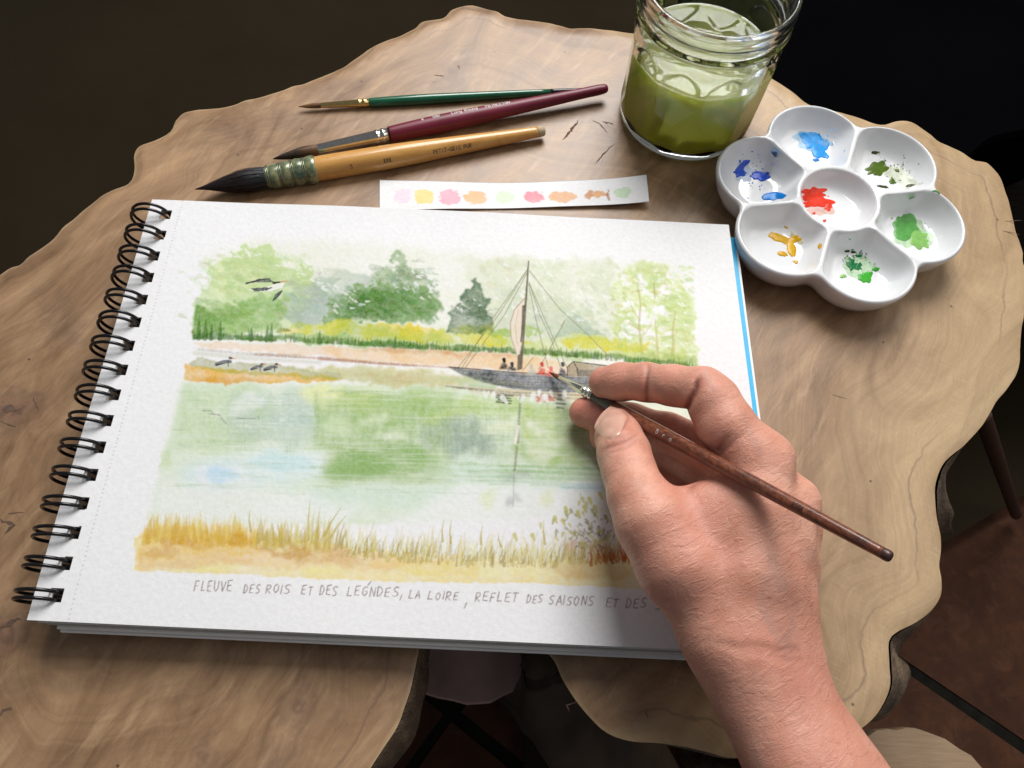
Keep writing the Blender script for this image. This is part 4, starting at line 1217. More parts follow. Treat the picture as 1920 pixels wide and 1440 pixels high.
T = np.clip(lum_ + (T - lum_) * (0.92 - 0.17 * gd_), 0.01, 1) ** 1.12          # pigment settles greyer and a touch deeper
fold = (0.5 + 0.5 * GRAN)[..., None]
T = 1 - (1 - T) * (0.90 + 0.2 * fold)
T = np.clip(T, 0.01, 1)

# ---- the sheet itself
q = np.array([P(52, 1163, ZP), P(1470, 1226, ZP), P(1367, 420, ZP), P(284, 372, ZP)])   # BL BR TR TL
NX, NY = 860, 610
S, U = np.meshgrid(np.linspace(0, 1, NX + 1), np.linspace(0, 1, NY + 1))
PT = (q[0] * ((1 - S) * (1 - U))[..., None] + q[1] * (S * (1 - U))[..., None] + q[2] * (S * U)[..., None] + q[3] * ((1 - S) * U)[..., None])
# the sheet is a little cockled by the washes
PT[..., 2] += 0.00045 * np.sin(S * 8 + 1.2) * np.sin(U * 5 + 0.4) + 0.00015 * np.sin(S * 23 + U * 7) + 0.0009 * np.exp(-S / 0.06) * (0.4 + 0.6 * np.cos(U * 3.0)) + 0.0009 * np.exp(-(1 - U) / 0.05) * np.sin(3.1 * S) - 0.0004
flat = PT.reshape(-1, 3)
d_ = (flat - CAM) @ ROT.T
pu = 960 + 1440 * d_[:, 0] / d_[:, 2] - X0
pv = 720 + 1440 * d_[:, 1] / d_[:, 2] - Y0
okm = (pu > 1) & (pu < CW - 2) & (pv > 1) & (pv < CH - 2)
colr = np.ones((len(flat), 3))
xi = pu[okm].astype(int); yi = pv[okm].astype(int)
fx_ = (pu[okm] - xi)[:, None]; fy_ = (pv[okm] - yi)[:, None]
colr[okm] = (T[yi, xi] * (1 - fx_) + T[yi, xi + 1] * fx_) * (1 - fy_) + (T[yi + 1, xi] * (1 - fx_) + T[yi + 1, xi + 1] * fx_) * fy_
# punched holes: 16 along the left edge
h1 = P(309, 401, ZP); h16 = P(106, 1117, ZP)
HOLE = [h1 + (h16 - h1) * k / 15 for k in range(16)]
HW = 0.0029
edge_dir = (q[3] - q[0]) / np.linalg.norm(q[3] - q[0])
across = np.array([edge_dir[1], -edge_dir[0], 0])
rel = flat - q[0]
ca_ = rel @ across; al_ = rel @ edge_dir
hole_c = [((h - q[0]) @ across, (h - q[0]) @ edge_dir) for h in HOLE]
inhole = np.zeros(len(flat), bool)
for hc, ha in hole_c:
    inhole |= (np.abs(ca_ - hc) < HW) & (np.abs(al_ - ha) < HW)
# perforation line: shade of tiny dents painted in as grey dots
perf_c = hole_c[0][0] + 0.0068
pd = np.hypot((ca_ - perf_c), (np.mod(al_, 0.0019) - 0.00095))
colr *= np.where(pd < 0.00033, 0.72, 1.0)[:, None]
idx = np.arange((NX + 1) * (NY + 1)).reshape(NY + 1, NX + 1)
quads = np.stack([idx[:-1, :-1], idx[:-1, 1:], idx[1:, 1:], idx[1:, :-1]], -1).reshape(-1, 4)
quads = quads[~inhole[quads].all(1)]

t = NT('watercolour_paper')
v = t.coords()
n1 = t.noise(v, 480, 3, 0.55); n2 = t.noise(v, 1500, 2, 0.5)
cc = t.mix(t.attr('Col', 'Color'), (0.815, 0.815, 0.83), 1.0, 'MULTIPLY')
cc = t.mix(cc, t.ramp(n1, [(0.3, (0.93, 0.93, 0.93)), (0.7, (1, 1, 1))]), 1.0, 'MULTIPLY')
t.set(Roughness=0.85, Specular_IOR_Level=0.2)
M_PAGE = t.out(cc, None, t.bump(n2, 0.10, 0.0004, t.bump(n1, 0.17, 0.0007)))
M_PAPER = plain('paper_edge', (0.70, 0.69, 0.67), 0.85, var=0.06, scale=900)
M_BOARD = plain('grey_board', (0.40, 0.38, 0.35), 0.85, var=0.1, scale=300)
M_BLUE = plain('blue_cover_print', (0.02, 0.42, 0.72), 0.4, var=0.05, scale=200)
M_WHITE = plain('white_cover', (0.78, 0.78, 0.78), 0.5, var=0.04, scale=200)
M_WIRE = plain('black_wire', (0.004, 0.004, 0.005), 0.2, var=0.2, scale=200)

book = empty('sketchbook', (0.15, 0.10, 0.0))
tag(book, 'spiral sketchbook open at a watercolour of a river boat', 'sketchbook')
pg = grid_obj('painted_page', flat, quads, M_PAGE, book)
set_colors(pg.data, colr)
pg['label'] = 'white page painted with a watercolour river landscape and handwriting'


def page_rect(l, r, b, tt, z0, z1, name, mat, holes=False):
    """block in page axes: l, r across from the left edge, b, tt along"""
    Wd = np.linalg.norm(q[1] - q[0]); Hd = np.linalg.norm(q[3] - q[0])
    cells = [(l, r, b, tt)]
    if holes:
        hc = hole_c[0][0]
        cells = [(hc + HW, r, b, tt)] + ([(l, hc - HW, b, tt)] if l < hc - HW - 0.0003 else [])
        if l > hc + HW: return page_rect(l, r, b, tt, z0, z1, name, mat)
        lx = max(l, hc - HW)
        ys_ = sorted(h[1] for h in hole_c)
        prev = b
        for y in ys_:
            cells.append((lx, hc + HW, prev, y - HW)); prev = y + HW
        cells.append((lx, hc + HW, prev, tt))
    V = []; F = []
    for (x0, x1, y0, y1) in cells:
        o = len(V)
        for z in (z0, z1):
            for x, y in ((x0, y0), (x1, y0), (x1, y1), (x0, y1)):
                # follow the slightly splayed sides of the sheet
                s = x / Wd; u = y / Hd
                p = q[0] * (1 - s) * (1 - u) + q[1] * s * (1 - u) + q[2] * s * u + q[3] * (1 - s) * u
                V.append((p[0], p[1], z))
        F += [tuple(o + k for k in f) for f in ((0, 3, 2, 1), (4, 5, 6, 7), (0, 1, 5, 4), (1, 2, 6, 5), (2, 3, 7, 6), (3, 0, 4, 7))]
    return mesh_obj(name, V, F, mat, book, smooth=False)


Wd = np.linalg.norm(q[1] - q[0]); Hd = np.linalg.norm(q[3] - q[0])
page_rect(0.0015, Wd - 0.0004, 0.0004, Hd - 0.0004, ZP - 0.0014, ZP - 0.0012, 'page', M_PAPER, True)
page_rect(0.0030, Wd - 0.0007, -0.0004, Hd - 0.0006, ZP - 0.0021, ZP - 0.0017, 'page', M_PAPER, True)
page_rect(0.0060, Wd - 0.0012, -0.0008, Hd - 0.0012, ZP - 0.0042, ZP - 0.0025, 'page', M_BOARD, True)
page_rect(0.0095, Wd - 0.0012, -0.0021, Hd - 0.0016, ZP - 0.0064, ZP - 0.0046, 'page', M_PAPER, True)
cov = page_rect(0.0100, Wd + 0.0056, -0.0030, Hd - 0.0032, ZP - 0.0086, ZP - 0.0069, 'cover', M_WHITE, True)
page_rect(Wd - 0.004, Wd + 0.0045, 0.0009, Hd - 0.0034, ZP - 0.00685, ZP - 0.00675, 'blue_band', M_BLUE)['label'] = 'bright blue strip along the cover edge'
M_DARKBLK = plain('dark_page_block', (0.10, 0.09, 0.08), 0.9, var=0.2, scale=500)
page_rect(0.0110, Wd + 0.0010, 0.0040, Hd - 0.0040, 0.0024, ZP - 0.0090, 'page_block', M_DARKBLK, True)
page_rect(0.0110, Wd + 0.0012, 0.0030, Hd - 0.0035, 0.0003, 0.0020, 'back_cover', plain('dark_cover', (0.03, 0.028, 0.026), 0.7, var=0.2), True)

# twin wire loops
bm = bmesh.new()
RR, WR = 0.0092, 0.00076
for off in (-0.0016, 0.0016):
    rings_ = []
    N_ = 56
    for k in range(N_):
        th = math.radians(-62) + (2 * math.pi) * k / N_
        cx_, cz_ = RR * math.cos(th) * 1.02, RR * math.sin(th)
        ring_ = []
        for j in range(10):
            a_ = 2 * math.pi * j / 10
            rr = RR + WR * math.cos(a_)
            ring_.append(bm.verts.new((rr * math.cos(th), off + WR * math.sin(a_), rr * math.sin(th))))
        rings_.append(ring_)
    for k in range(N_ - (0 if off > 0 else 0)):
        r0, r1 = rings_[k], rings_[(k + 1) % N_]
        for j in range(10):
            f_ = bm.faces.new((r0[j], r0[(j + 1) % 10], r1[(j + 1) % 10], r1[j])); f_.smooth = True
wire_me = bpy.data.meshes.new('wire_loop')
bm.normal_update(); bm.to_mesh(wire_me); bm.free()
wire_me.materials.append(M_WIRE)
rz = math.atan2(across[1], across[0])
for h in HOLE:
    o = bpy.data.objects.new('wire_loop', wire_me); col.objects.link(o)
    c = h - across * 0.0080
    o.parent = book
    o.matrix_parent_inverse = Matrix.Translation(-Vector(book.location))
    o.location = (c[0], c[1], ZP - 0.0035)
    o.rotation_euler = (R_.uniform(-.05, .05), R_.uniform(-.05, .05), rz + R_.uniform(-.04, .04))

# ================================================================ COLOUR TEST STRIP
t0_, t1_, t2_, t3_ = (712, 394), (1217, 378), (1212, 328), (712, 337)      # BL BR TR TL
qs = np.array([P(*t0_, 0.0012), P(*t1_, 0.0045), P(*t2_, 0.0045), P(*t3_, 0.0012)])
NX2, NY2 = 420, 44
S, U = np.meshgrid(np.linspace(0, 1, NX2 + 1), np.linspace(0, 1, NY2 + 1))
PT = (qs[0] * ((1 - S) * (1 - U))[..., None] + qs[1] * (S * (1 - U))[..., None] + qs[2] * (S * U)[..., None] + qs[3] * ((1 - S) * U)[..., None])
PT[..., 1] -= 0.0022 * np.sin(np.pi * S) * U      # gently curved cut
PT[..., 2] = 0.0010 + 0.0035 * np.clip((S - 0.55) / 0.45, 0, 1) ** 2 + 0.0006 * np.sin(S * 7) ** 2
flat = PT.reshape(-1, 3)
d_ = (flat - CAM) @ ROT.T
pu = 960 + 1440 * d_[:, 0] / d_[:, 2]; pv = 720 + 1440 * d_[:, 1] / d_[:, 2]
colr = np.ones((len(flat), 3))
nz = vnoise(400, 700, 10, 77, 3); nz2 = vnoise(400, 700, 30, 78, 3)
def samp(n_, x, y): return n_[np.clip(y.astype(int) % 400, 0, 399), np.clip(x.astype(int) % 700, 0, 699)]
wx = pu + (samp(nz, (pu - 700), (pv - 300) * 3) - .5) * 11; wy = pv + (samp(nz, (pu - 600), (pv - 200) * 3) - .5) * 9
for (cx_, cy_, rx, ry, pw, c_, a_) in ((755, 367, 15, 13, 4, (232, 208, 226), .9), (795, 369, 17, 13, 4, (238, 212, 140), .95), (843, 370, 19, 14, 3, (240, 170, 190), .95), (892, 371, 22, 12, 2, (238, 186, 144), .95), (946, 370, 20, 11, 2, (212, 226, 204), .9),
                                   (1001, 369, 20, 11, 2, (242, 140, 156), .95), (1056, 369, 27, 10.5, 2, (222, 172, 130), .95), (1104, 366, 8, 9, 2, (200, 150, 112), .95), (1126, 364, 16, 6, 2, (212, 164, 124), .95), (1141, 366, 4, 9, 2, (170, 130, 108), .9), (1168, 361, 17, 10, 2, (188, 212, 182), .9)):
    e_ = (np.abs((wx - cx_) / rx) ** pw + np.abs((wy - cy_) / ry) ** pw)
    m_ = np.clip((1.12 - e_) * 2.6, 0, 1) * a_ * (0.75 + 0.35 * samp(nz2, pu - 700, pv - 300)) * (1 + 0.15 * (e_ > .75))
    m_ = np.clip(m_, 0, 1)[:, None]
    colr *= 1 - m_ * (1 - ratio(c_))
idx = np.arange((NX2 + 1) * (NY2 + 1)).reshape(NY2 + 1, NX2 + 1)
quads = np.stack([idx[:-1, :-1], idx[:-1, 1:], idx[1:, 1:], idx[1:, :-1]], -1).reshape(-1, 4)
# real thickness: a lower sheet and a rim
low = flat - np.array([0, 0, 0.0005])
n_ = len(flat)
bd = list(idx[0, :]) + list(idx[1:, -1]) + list(idx[-1, -2::-1]) + list(idx[-2:0:-1, 0])
rim = [(a, a + n_, b + n_, b) for a, b in zip(bd, bd[1:] + bd[:1])]
strip = grid_obj('paper_strip', np.vstack([flat, low]), np.vstack([quads, quads[:, ::-1] + n_, np.array(rim)[:, ::-1]]), M_PAGE)
set_colors(strip.data, np.vstack([colr, np.ones_like(colr)]))
tag(strip, 'narrow white paper strip with nine watercolour test swatches', 'paper strip')

# ================================================================ BRUSHES
def hair_mat(name, stops, axis_p0, axis_p1, rough=0.5):
    """fibres running along the tuft: colour changes with distance from tip"""
    t = NT(name)
    p0, p1 = Vector(axis_p0), Vector(axis_p1)
    ax = (p1 - p0).normalized(); L = (p1 - p0).length
    rot = ax.to_track_quat('X', 'Z').to_matrix()
    v = t.coords()
    dt = t.n('ShaderNodeVectorMath', operation='DOT_PRODUCT')
    sb = t.n('ShaderNodeVectorMath', operation='SUBTRACT')
    t.l(v, sb.inputs[0]); sb.inputs[1].default_value = p0
    t.l(sb.outputs[0], dt.inputs[0]); dt.inputs[1].default_value = ax
    f = t.math('DIVIDE', dt.outputs['Value'], L)
    e = rot.to_euler()
    mp = t.n('ShaderNodeMapping', vector_type='TEXTURE')
    mp.inputs['Rotation'].default_value = e
    t.l(sb.outputs[0], mp.inputs['Vector'])
    mp2 = t.n('ShaderNodeMapping'); mp2.inputs['Scale'].default_value = (40, 2200, 2200)
    t.l(mp.outputs[0], mp2.inputs['Vector'])
    fb = t.noise(mp2.outputs[0], 1.0, 3, 0.6)
    c = t.ramp(f, stops)
    c = t.mix(c, t.ramp(fb, [(0.3, (0.45, 0.45, 0.45)), (0.7, (1.35, 1.3, 1.25))]), 1.0, 'MULTIPLY')
    t.set(Roughness=rough)
    return t.out(c, None, t.bump(fb, 0.6, 0.0004))


def metal_mat(name, rgb, rough=0.18):
    t = NT(name)
    f = t.noise(t.coords((1, 1, 1)), 500, 3)
    t.set(Metallic=1.0)
    c = t.ramp(f, [(0.3, tuple(x * .85 for x in rgb)), (0.7, rgb)])
    return t.out(c, t.math('MULTIPLY_ADD', f, 0.14, rough - 0.05))


M_SILVER = metal_mat('nickel_ferrule', (0.78, 0.76, 0.70), 0.16)
M_GOLD = metal_mat('brass_ferrule', (0.85, 0.62, 0.26), 0.22)
M_GREEN = plain('green_lacquer', (0.006, 0.10, 0.045), 0.22, var=0.15, scale=90, coat=0.4)
M_RED = plain('burgundy_lacquer', (0.155, 0.008, 0.028), 0.42, var=0.15, scale=90)
M_BLACKL = plain('black_lacquer_tip', (0.012, 0.010, 0.015), 0.25, var=0.2, scale=90)
M_PRINT_W = plain('white_print', (0.62, 0.58, 0.55), 0.6, var=0.25, scale=900)
M_PRINT_D = plain('dark_print', (0.09, 0.055, 0.03), 0.7, var=0.5, scale=900)
t = NT('yellow_varnished_wood')
v = t.coords((1, 6, 6), (0, 0, math.radians(-16)))
f = t.noise(v, 60, 5, 0.65); f2 = t.noise(t.coords(), 180, 4)
c = t.ramp(f, [(0.3, (0.50, 0.235, 0.055)), (0.7, (0.66, 0.36, 0.10))])
c = t.mix(c, (0.20, 0.10, 0.04), t.ramp(f2, [(0.62, (0, 0, 0)), (0.8, (0.7, 0.7, 0.7))]))
t.set(Roughness=0.30, Coat_Weight=0.3)
M_YWOOD = t.out(c)
t = NT('red_brown_handle')
v = t.coords((1, 9, 9), (0, 0, math.radians(45)))
f = t.noise(v, 90, 6, 0.7); f2 = t.noise(t.coords(), 90, 3)
c = t.ramp(f, [(0.32, (0.05, 0.016, 0.010)), (0.55, (0.20, 0.060, 0.028)), (0.75, (0.34, 0.125, 0.058))])
c = t.mix(c, (0.045, 0.028, 0.024), t.ramp(f2, [(0.5, (0, 0, 0)), (0.7, (0.6, 0.6, 0.6))]))
t.set(Roughness=0.30, Coat_Weight=0.3)
M_HANDLE = t.out(c, None, t.bump(f, 0.15, 0.0004))
t = NT('quill')
v = t.coords()
f = t.noise(v, 170, 4, 0.6)
c = t.ramp(f, [(0.35, (0.035, 0.085, 0.06)), (0.5, (0.16, 0.18, 0.09)), (0.68, (0.34, 0.33, 0.17))])
t.set(Roughness=0.25, Coat_Weight=0.5)
M_QUILL = t.out(c, None, t.bump(f, 0.3, 0.001))
M_BIND = plain('binding_wire', (0.22, 0.24, 0.16), 0.3, metal=0.7, var=0.2, scale=300)
M_RAWTIP = plain('worn_wood_end', (0.42, 0.33, 0.2), 0.7, var=0.25, scale=400)


def lettering(parent, text, p0, p1, rfun, t_start, height, mat, roll, name='lettering', spacing=0.78, lw=0.00026):
    """strokes wrapped on the handle; roll = angle round the handle, 0 = up"""
    p0 = Vector(p0); ax = (Vector(p1) - p0).normalized()
    side = ax.cross(Vector((0, 0, 1))).normalized(); up = side.cross(ax).normalized()
    V = []; F = []

    def on(s, h):
        r = rfun(s) + 0.00005
        a = roll - h / r
        return p0 + ax * s + (up * math.cos(a) + side * math.sin(a)) * r
    s = t_start
    for ch in text:
        if ch != ' ':
            for st_ in FONT[ch]:
                st_ = [(p_[0] + (q_[0] - p_[0]) * k_ / 4, p_[1] + (q_[1] - p_[1]) * k_ / 4) for p_, q_ in zip(st_[:-1], st_[1:]) for k_ in range(4)] + [st_[-1]]
                for (xa, ya), (xb, yb) in zip(st_[:-1], st_[1:]):
                    A = np.array([s + xa * height * .6, (ya - .5) * height]); B = np.array([s + xb * height * .6, (yb - .5) * height])
                    d = B - A; L = np.linalg.norm(d) + 1e-9
                    n = np.array([-d[1], d[0]]) / L * lw / 2
                    o = len(V)
                    V += [on(*(A + n)), on(*(A - n)), on(*(B - n)), on(*(B + n))]
                    F.append((o, o + 1, o + 2, o + 3))
        s += height * spacing
    return mesh_obj(name, V, F, mat, parent, smooth=False)


def prof_fn(pr):
    a = np.array(pr)
    return lambda s: float(np.interp(s, a[:, 0], a[:, 1]))


def sub(o, parent):
    """re-parent a mesh whose coordinates are in world space"""
    o.parent = parent
    o.matrix_parent_inverse = Matrix.Identity(4)      # the part itself already sits in world space
    return o


def tuft(prof, p0, p1, name, mat, parent, n=160, w=0.00022, seed=1):
    """hair: a solid core with separate strands lying along it, one mesh"""
    core = lathe([(t_, r_ * 0.9) for t_, r_ in prof], p0, p1, name, mat, parent, 28)
    me = core.data
    V = [v_.co.copy() for v_ in me.vertices]; F = [tuple(p_.vertices) for p_ in me.polygons]
    p0 = Vector(p0); ax = (Vector(p1) - p0).normalized()
    sx = ax.cross(Vector((0, 0, 1))).normalized(); sy = sx.cross(ax).normalized()
    a = np.array(prof); T1 = a[-1, 0]; rg_ = random.Random(seed)
    for _ in range(n):
        th = rg_.uniform(0, 6.283); dth = rg_.uniform(-.35, .35)
        k0 = rg_.uniform(0, 0.35) if rg_.random() < .7 else 0.0
        rho = rg_.uniform(0.86, 1.05)
        o = len(V); N_ = 11
        for i in range(N_):
            s_ = 1 - (1 - k0) * i / (N_ - 1)
            t_ = s_ * T1
            r_ = float(np.interp(t_, a[:, 0], a[:, 1])) * (rho + 0.03 * math.sin(i * 1.3 + th))
            an = th + dth * (1 - s_)
            ww = w * (1 if i < N_ - 2 else 0.4)
            for sg in (-1, 1):
                an2 = an + sg * ww / max(r_, 0.0006)
                V.append(p0 + ax * t_ + (sx * math.cos(an2) + sy * math.sin(an2)) * (r_ + (0.00003 if sg > 0 else 0)))
        for i in range(N_ - 1): F.append((o + 2 * i, o + 2 * i + 1, o + 2 * i + 3, o + 2 * i + 2))
    m2 = bpy.data.meshes.new(name)
    m2.from_pydata(V, [], F); m2.update()
    m2.polygons.foreach_set('use_smooth', [True] * len(m2.polygons))
    m2.materials.append(mat)
    core.data = m2
    return core


# --- green brush with gold ferrule
a0 = P(560, 200, 0.0030); a1 = P(1106, 168, 0.0020)
L = np.linalg.norm(a1 - a0)
K = lambda u: L * (u - 560) / (1106 - 560)
gb = empty('paintbrush', (a0[0], a0[1], 0.0))
tag(gb, 'thin green paintbrush with gold ferrule and fine tan point', 'paintbrush', 'paintbrushes lying above the sketchbook')
tuft(smooth_prof([(0, 0.0002), (K(575), 0.0010), (K(590), 0.00145), (K(604), 0.0013)], 24), a0, a1, 'bristles', hair_mat('tan_hair', [(0.0, (0.32, 0.17, 0.06)), (0.6, (0.20, 0.09, 0.03)), (1.0, (0.10, 0.04, 0.02))], a0, a0 + (a1 - a0) / L * K(604)), gb)
lathe([(K(600), 0.00125), (K(601), 0.0015), (K(668), 0.0021), (K(669), 0.0024), (K(672), 0.0024), (K(673), 0.0021), (K(678), 0.0022), (K(679), 0.0025), (K(682), 0.0025), (K(683), 0.0022), (K(690), 0.0023)], a0, a1, 'ferrule', M_GOLD, gb)
pr = smooth_prof([(K(689), 0.0023), (K(700), 0.00262), (K(780), 0.0030), (K(880), 0.0026), (K(1030), 0.0017)], 30)
lathe(pr, a0, a1, 'handle', M_GREEN, gb)
lathe(smooth_prof([(K(1030), 0.0017), (K(1070), 0.0014), (K(1100), 0.0010), (L, 0.0003)], 18), a0, a1, 'black_tip', M_BLACKL, gb)

# --- burgundy brush, silver ferrule
a0 = P(512, 298, 0.0040); a1 = P(1140, 165, 0.0070)
L = np.linalg.norm(a1 - a0)
K = lambda u: L * (u - 512) / (1140 - 512)
rb = empty('paintbrush', (a0[0], a0[1], 0.0))
tag(rb, 'burgundy handled round paintbrush with silver ferrule and dark pointed tip', 'paintbrush', 'paintbrushes lying above the sketchbook')
tuft(smooth_prof([(0, 0.0002), (K(530), 0.0015), (K(560), 0.0029), (K(580), 0.0031), (K(594), 0.0027)], 30), a0, a1, 'bristles', hair_mat('sable_hair', [(0.0, (0.02, 0.012, 0.009)), (0.5, (0.05, 0.028, 0.018)), (0.8, (0.18, 0.09, 0.045)), (1.0, (0.22, 0.11, 0.055))], a0, a0 + (a1 - a0) / L * K(594)), rb)
lathe([(K(589), 0.0025), (K(590), 0.0029), (K(696), 0.0037), (K(697), 0.0040), (K(701), 0.0040), (K(702), 0.0036), (K(707), 0.0037), (K(708), 0.0041), (K(712), 0.0041), (K(713), 0.0037), (K(722), 0.0039)], a0, a1, 'ferrule', M_SILVER, rb)
pr = smooth_prof([(K(721), 0.0039), (K(732), 0.0044), (K(830), 0.0050), (K(960), 0.0041), (K(1080), 0.0031), (K(1120), 0.0030), (K(1136), 0.0024), (L, 0.0006)], 48)
h = lathe(pr, a0, a1, 'handle', M_RED, rb)
rf = prof_fn(pr)
for tx, u, ht in (('R', 783, 0.0017), ('500', 803, 0.0018), ('Long Round', 838, 0.0020), ('PRINCETON', 902, 0.0021), ('SUMMIT', 966, 0.0020)):
    if tx == 'SUMMIT': continue
    o = lettering(rb, tx, a0, a1, rf, K(u), ht * 1.25, M_PRINT_W, math.radians(-16), spacing=0.62, lw=0.00034)
    sub(o, h)

# --- yellow quill mop brush
a0 = P(366, 355, 0.0060); a1 = P(1022, 245, 0.0050)
L = np.linalg.norm(a1 - a0)
K = lambda u: L * (u - 366) / (1022 - 366)
yb = empty('paintbrush', (a0[0], a0[1], 0.0))
tag(yb, 'yellow wooden mop paintbrush with wire-bound quill and black hair', 'paintbrush', 'paintbrushes lying above the sketchbook')
tuft(smooth_prof([(0, 0.0002), (K(385), 0.0013), (K(410), 0.0034), (K(445), 0.0057), (K(470), 0.0062), (K(490), 0.0056), (K(500), 0.0052)], 48), a0, a1, 'bristles', hair_mat('squirrel_hair', [(0.0, (0.016, 0.009, 0.010)), (0.6, (0.022, 0.013, 0.014)), (1.0, (0.03, 0.04, 0.05))], a0, a0 + (a1 - a0) / L * K(500), 0.42), yb)
qp = [(K(490), 0.0050), (K(492), 0.0057)]
for uu in (496, 507, 517, 519, 528, 539, 541, 549, 560, 562, 570, 578, 584):
    qp.append((K(uu), {496: .0057, 507: .0066, 517: .0064, 519: .0060, 528: .0070, 539: .0067, 541: .0063, 549: .0072, 560: .0069, 562: .0065, 570: .0074, 578: .0076, 584: .0072}[uu]))
lathe(smooth_prof(qp, 60), a0, a1, 'quill', M_QUILL, yb, noise=0.02, seed=3)
for uu, rr in ((495, .0058), (498, .0060), (518, .0063), (521, .0063), (540, .0066), (543, .0066), (561, .0068), (564, .0068)):
    lathe([(K(uu) - .0005, rr * .9), (K(uu) - .0004, rr + .0002), (K(uu), rr + .0005), (K(uu) + .0004, rr + .0002), (K(uu) + .0005, rr * .9)], a0, a1, 'binding_wire', M_BIND, yb, 32)
pr = smooth_prof([(K(580), 0.0062), (K(586), 0.0066), (K(640), 0.0067), (K(740), 0.0064), (K(860), 0.0050), (K(980), 0.0034), (K(1006), 0.0031)], 40)
h = lathe(pr, a0, a1, 'handle', M_YWOOD, yb)
rf = prof_fn(pr)
for tx, u, ht in (('5', 645, 0.0018), ('888', 706, 0.0019), ('RAPHAEL', 745, 0.0018), ('PETIT-GRIS PUR', 800, 0.0020), ('C . L .', 880, 0.0015)):
    if tx in ('RAPHAEL', 'C . L .'): continue
    sub(lettering(yb, tx, a0, a1, rf, K(u), ht * 1.2, M_PRINT_D, math.radians(58), spacing=0.66, lw=0.00036), h)
lathe(smooth_prof([(K(1006), 0.0031), (K(1014), 0.00305), (K(1020), 0.0026), (L, 0.0012)], 12), a0, a1, 'bare_end', M_RAWTIP, yb)

# --- the brush in the hand
BT = P(1030, 698, ZP + 0.0012)
BE = P(1672, 1046, 0.110)
L = float(np.linalg.norm(BE - BT))
BAX = (BE - BT) / L


def kb(u):
    """distance along the held brush that appears at column u"""
    lo, hi = 0.0, L
    for _ in range(40):
        m = (lo + hi) / 2
        d = ROT @ (BT + BAX * m - CAM)
        if 960 + 1440 * d[0] / d[2] < u: lo = m
        else: hi = m
    return lo


hb = empty('paintbrush', tuple(BT))
tag(hb, 'fine paintbrush with red-brown wooden handle held in the hand', 'paintbrush')
tuft(smooth_prof([(0, 0.0001), (kb(1036), 0.00055), (kb(1046), 0.00105), (kb(1052), 0.0010)], 18), BT, BE, 'bristles', hair_mat('red_sable_hair', [(0.0, (0.07, 0.02, 0.015)), (0.5, (0.16, 0.06, 0.03)), (1.0, (0.25, 0.12, 0.06))], BT, BT + BAX * kb(1052)), hb)
fr = [(kb(1049), 0.0009), (kb(1050), 0.00115), (kb(1092), 0.00205)]
for uu in (1095, 1101, 1107):
    fr += [(kb(uu), 0.0020), (kb(uu + 1), 0.0024), (kb(uu + 3), 0.0024), (kb(uu + 4), 0.0020)]
fr += [(kb(1114), 0.0022)]
lathe(fr, BT, BE, 'ferrule', M_SILVER, hb)
M_GREYCAP = plain('grey_worn_paint', (0.085, 0.075, 0.062), 0.5, var=0.3, scale=500)
lathe(smooth_prof([(kb(1113), 0.0022), (kb(1118), 0.0023), (kb(1150), 0.0026)], 14), BT, BE, 'handle_collar', M_GREYCAP, hb)
pr = smooth_prof([(kb(1150), 0.0026), (kb(1200), 0.0028), (kb(1260), 0.0028), (kb(1380), 0.0026), (kb(1500), 0.0023), (kb(1600), 0.0020), (kb(1655), 0.0018)], 40)
h = lathe(pr, BT, BE, 'handle', M_HANDLE, hb)
lathe(smooth_prof([(kb(1655), 0.0018), (kb(1664), 0.00185), (kb(1670), 0.0015), (L, 0.0005)], 12), BT, BE, 'dark_end', plain('dark_handle_end', (0.06, 0.025, 0.018), 0.35, var=0.3), hb)
rf = prof_fn(pr)
sub(lettering(hb, 'D r o', BT, BE, rf, kb(1238), 0.0020, M_PRINT_W, math.radians(38), spacing=0.9), h)
sub(lettering(hb, '8504', BT, BE, rf, kb(1490), 0.0016, plain('dark_red_print', (0.03, 0.008, 0.006), 0.6), math.radians(28), spacing=0.7), h)

# ================================================================ JAR OF RINSE WATER
JX, JY = float(P(1290, 305, 0)[0]) - 0.0006, float(P(1290, 305, 0)[1]) + 0.0362
JS = 1.03
JH = 0.086
NS = 240


def facet(th, n=10, amt=1.0):
    """radius factor of a rounded decagon"""
    w = 2 * math.pi / n
    a = (th + w / 2 + 0.1) % w - w / 2
    f = math.cos(w / 2) / math.cos(a)
    return 1 - amt * (1 - min(1.0, f / math.cos(w / 2) * 0.960))


def jar_r(z, th):
    """outer radius"""
    pts = [(0.000, .0330), (0.0012, .0352), (0.004, .0368), (0.009, .0374), (0.030, .0380), (0.052, .0384), (0.0585, .0380), (0.063, .0366), (0.066, .0360), (0.0675, .0366), (0.069, .0386), (0.0705, .0391), (0.072, .0388), (0.0735, .0378), (0.0755, .0376), (0.0775, .0380), (0.079, .0388), (0.0805, .0388), (0.082, .0382), (0.0845, .0384), (0.0856, .0380), (0.086, .0370)]
    a = np.array(pts)
    r = float(np.interp(z, a[:, 0], a[:, 1]))
    # facets fade in a pointed arch near the shoulder
    w = 2 * math.pi / 10
    aa = ((th + w / 2 + 0.1) % w - w / 2) / (w / 2)
    ztop = 0.0605 - 0.010 * abs(aa) ** 2
    zbot = 0.007 + 0.012 * abs(aa) ** 2
    am = min(1, max(0, (ztop - z) / 0.0022)) * min(1, max(0, (z - zbot) / 0.006))
    return r * facet(th, 10, am)


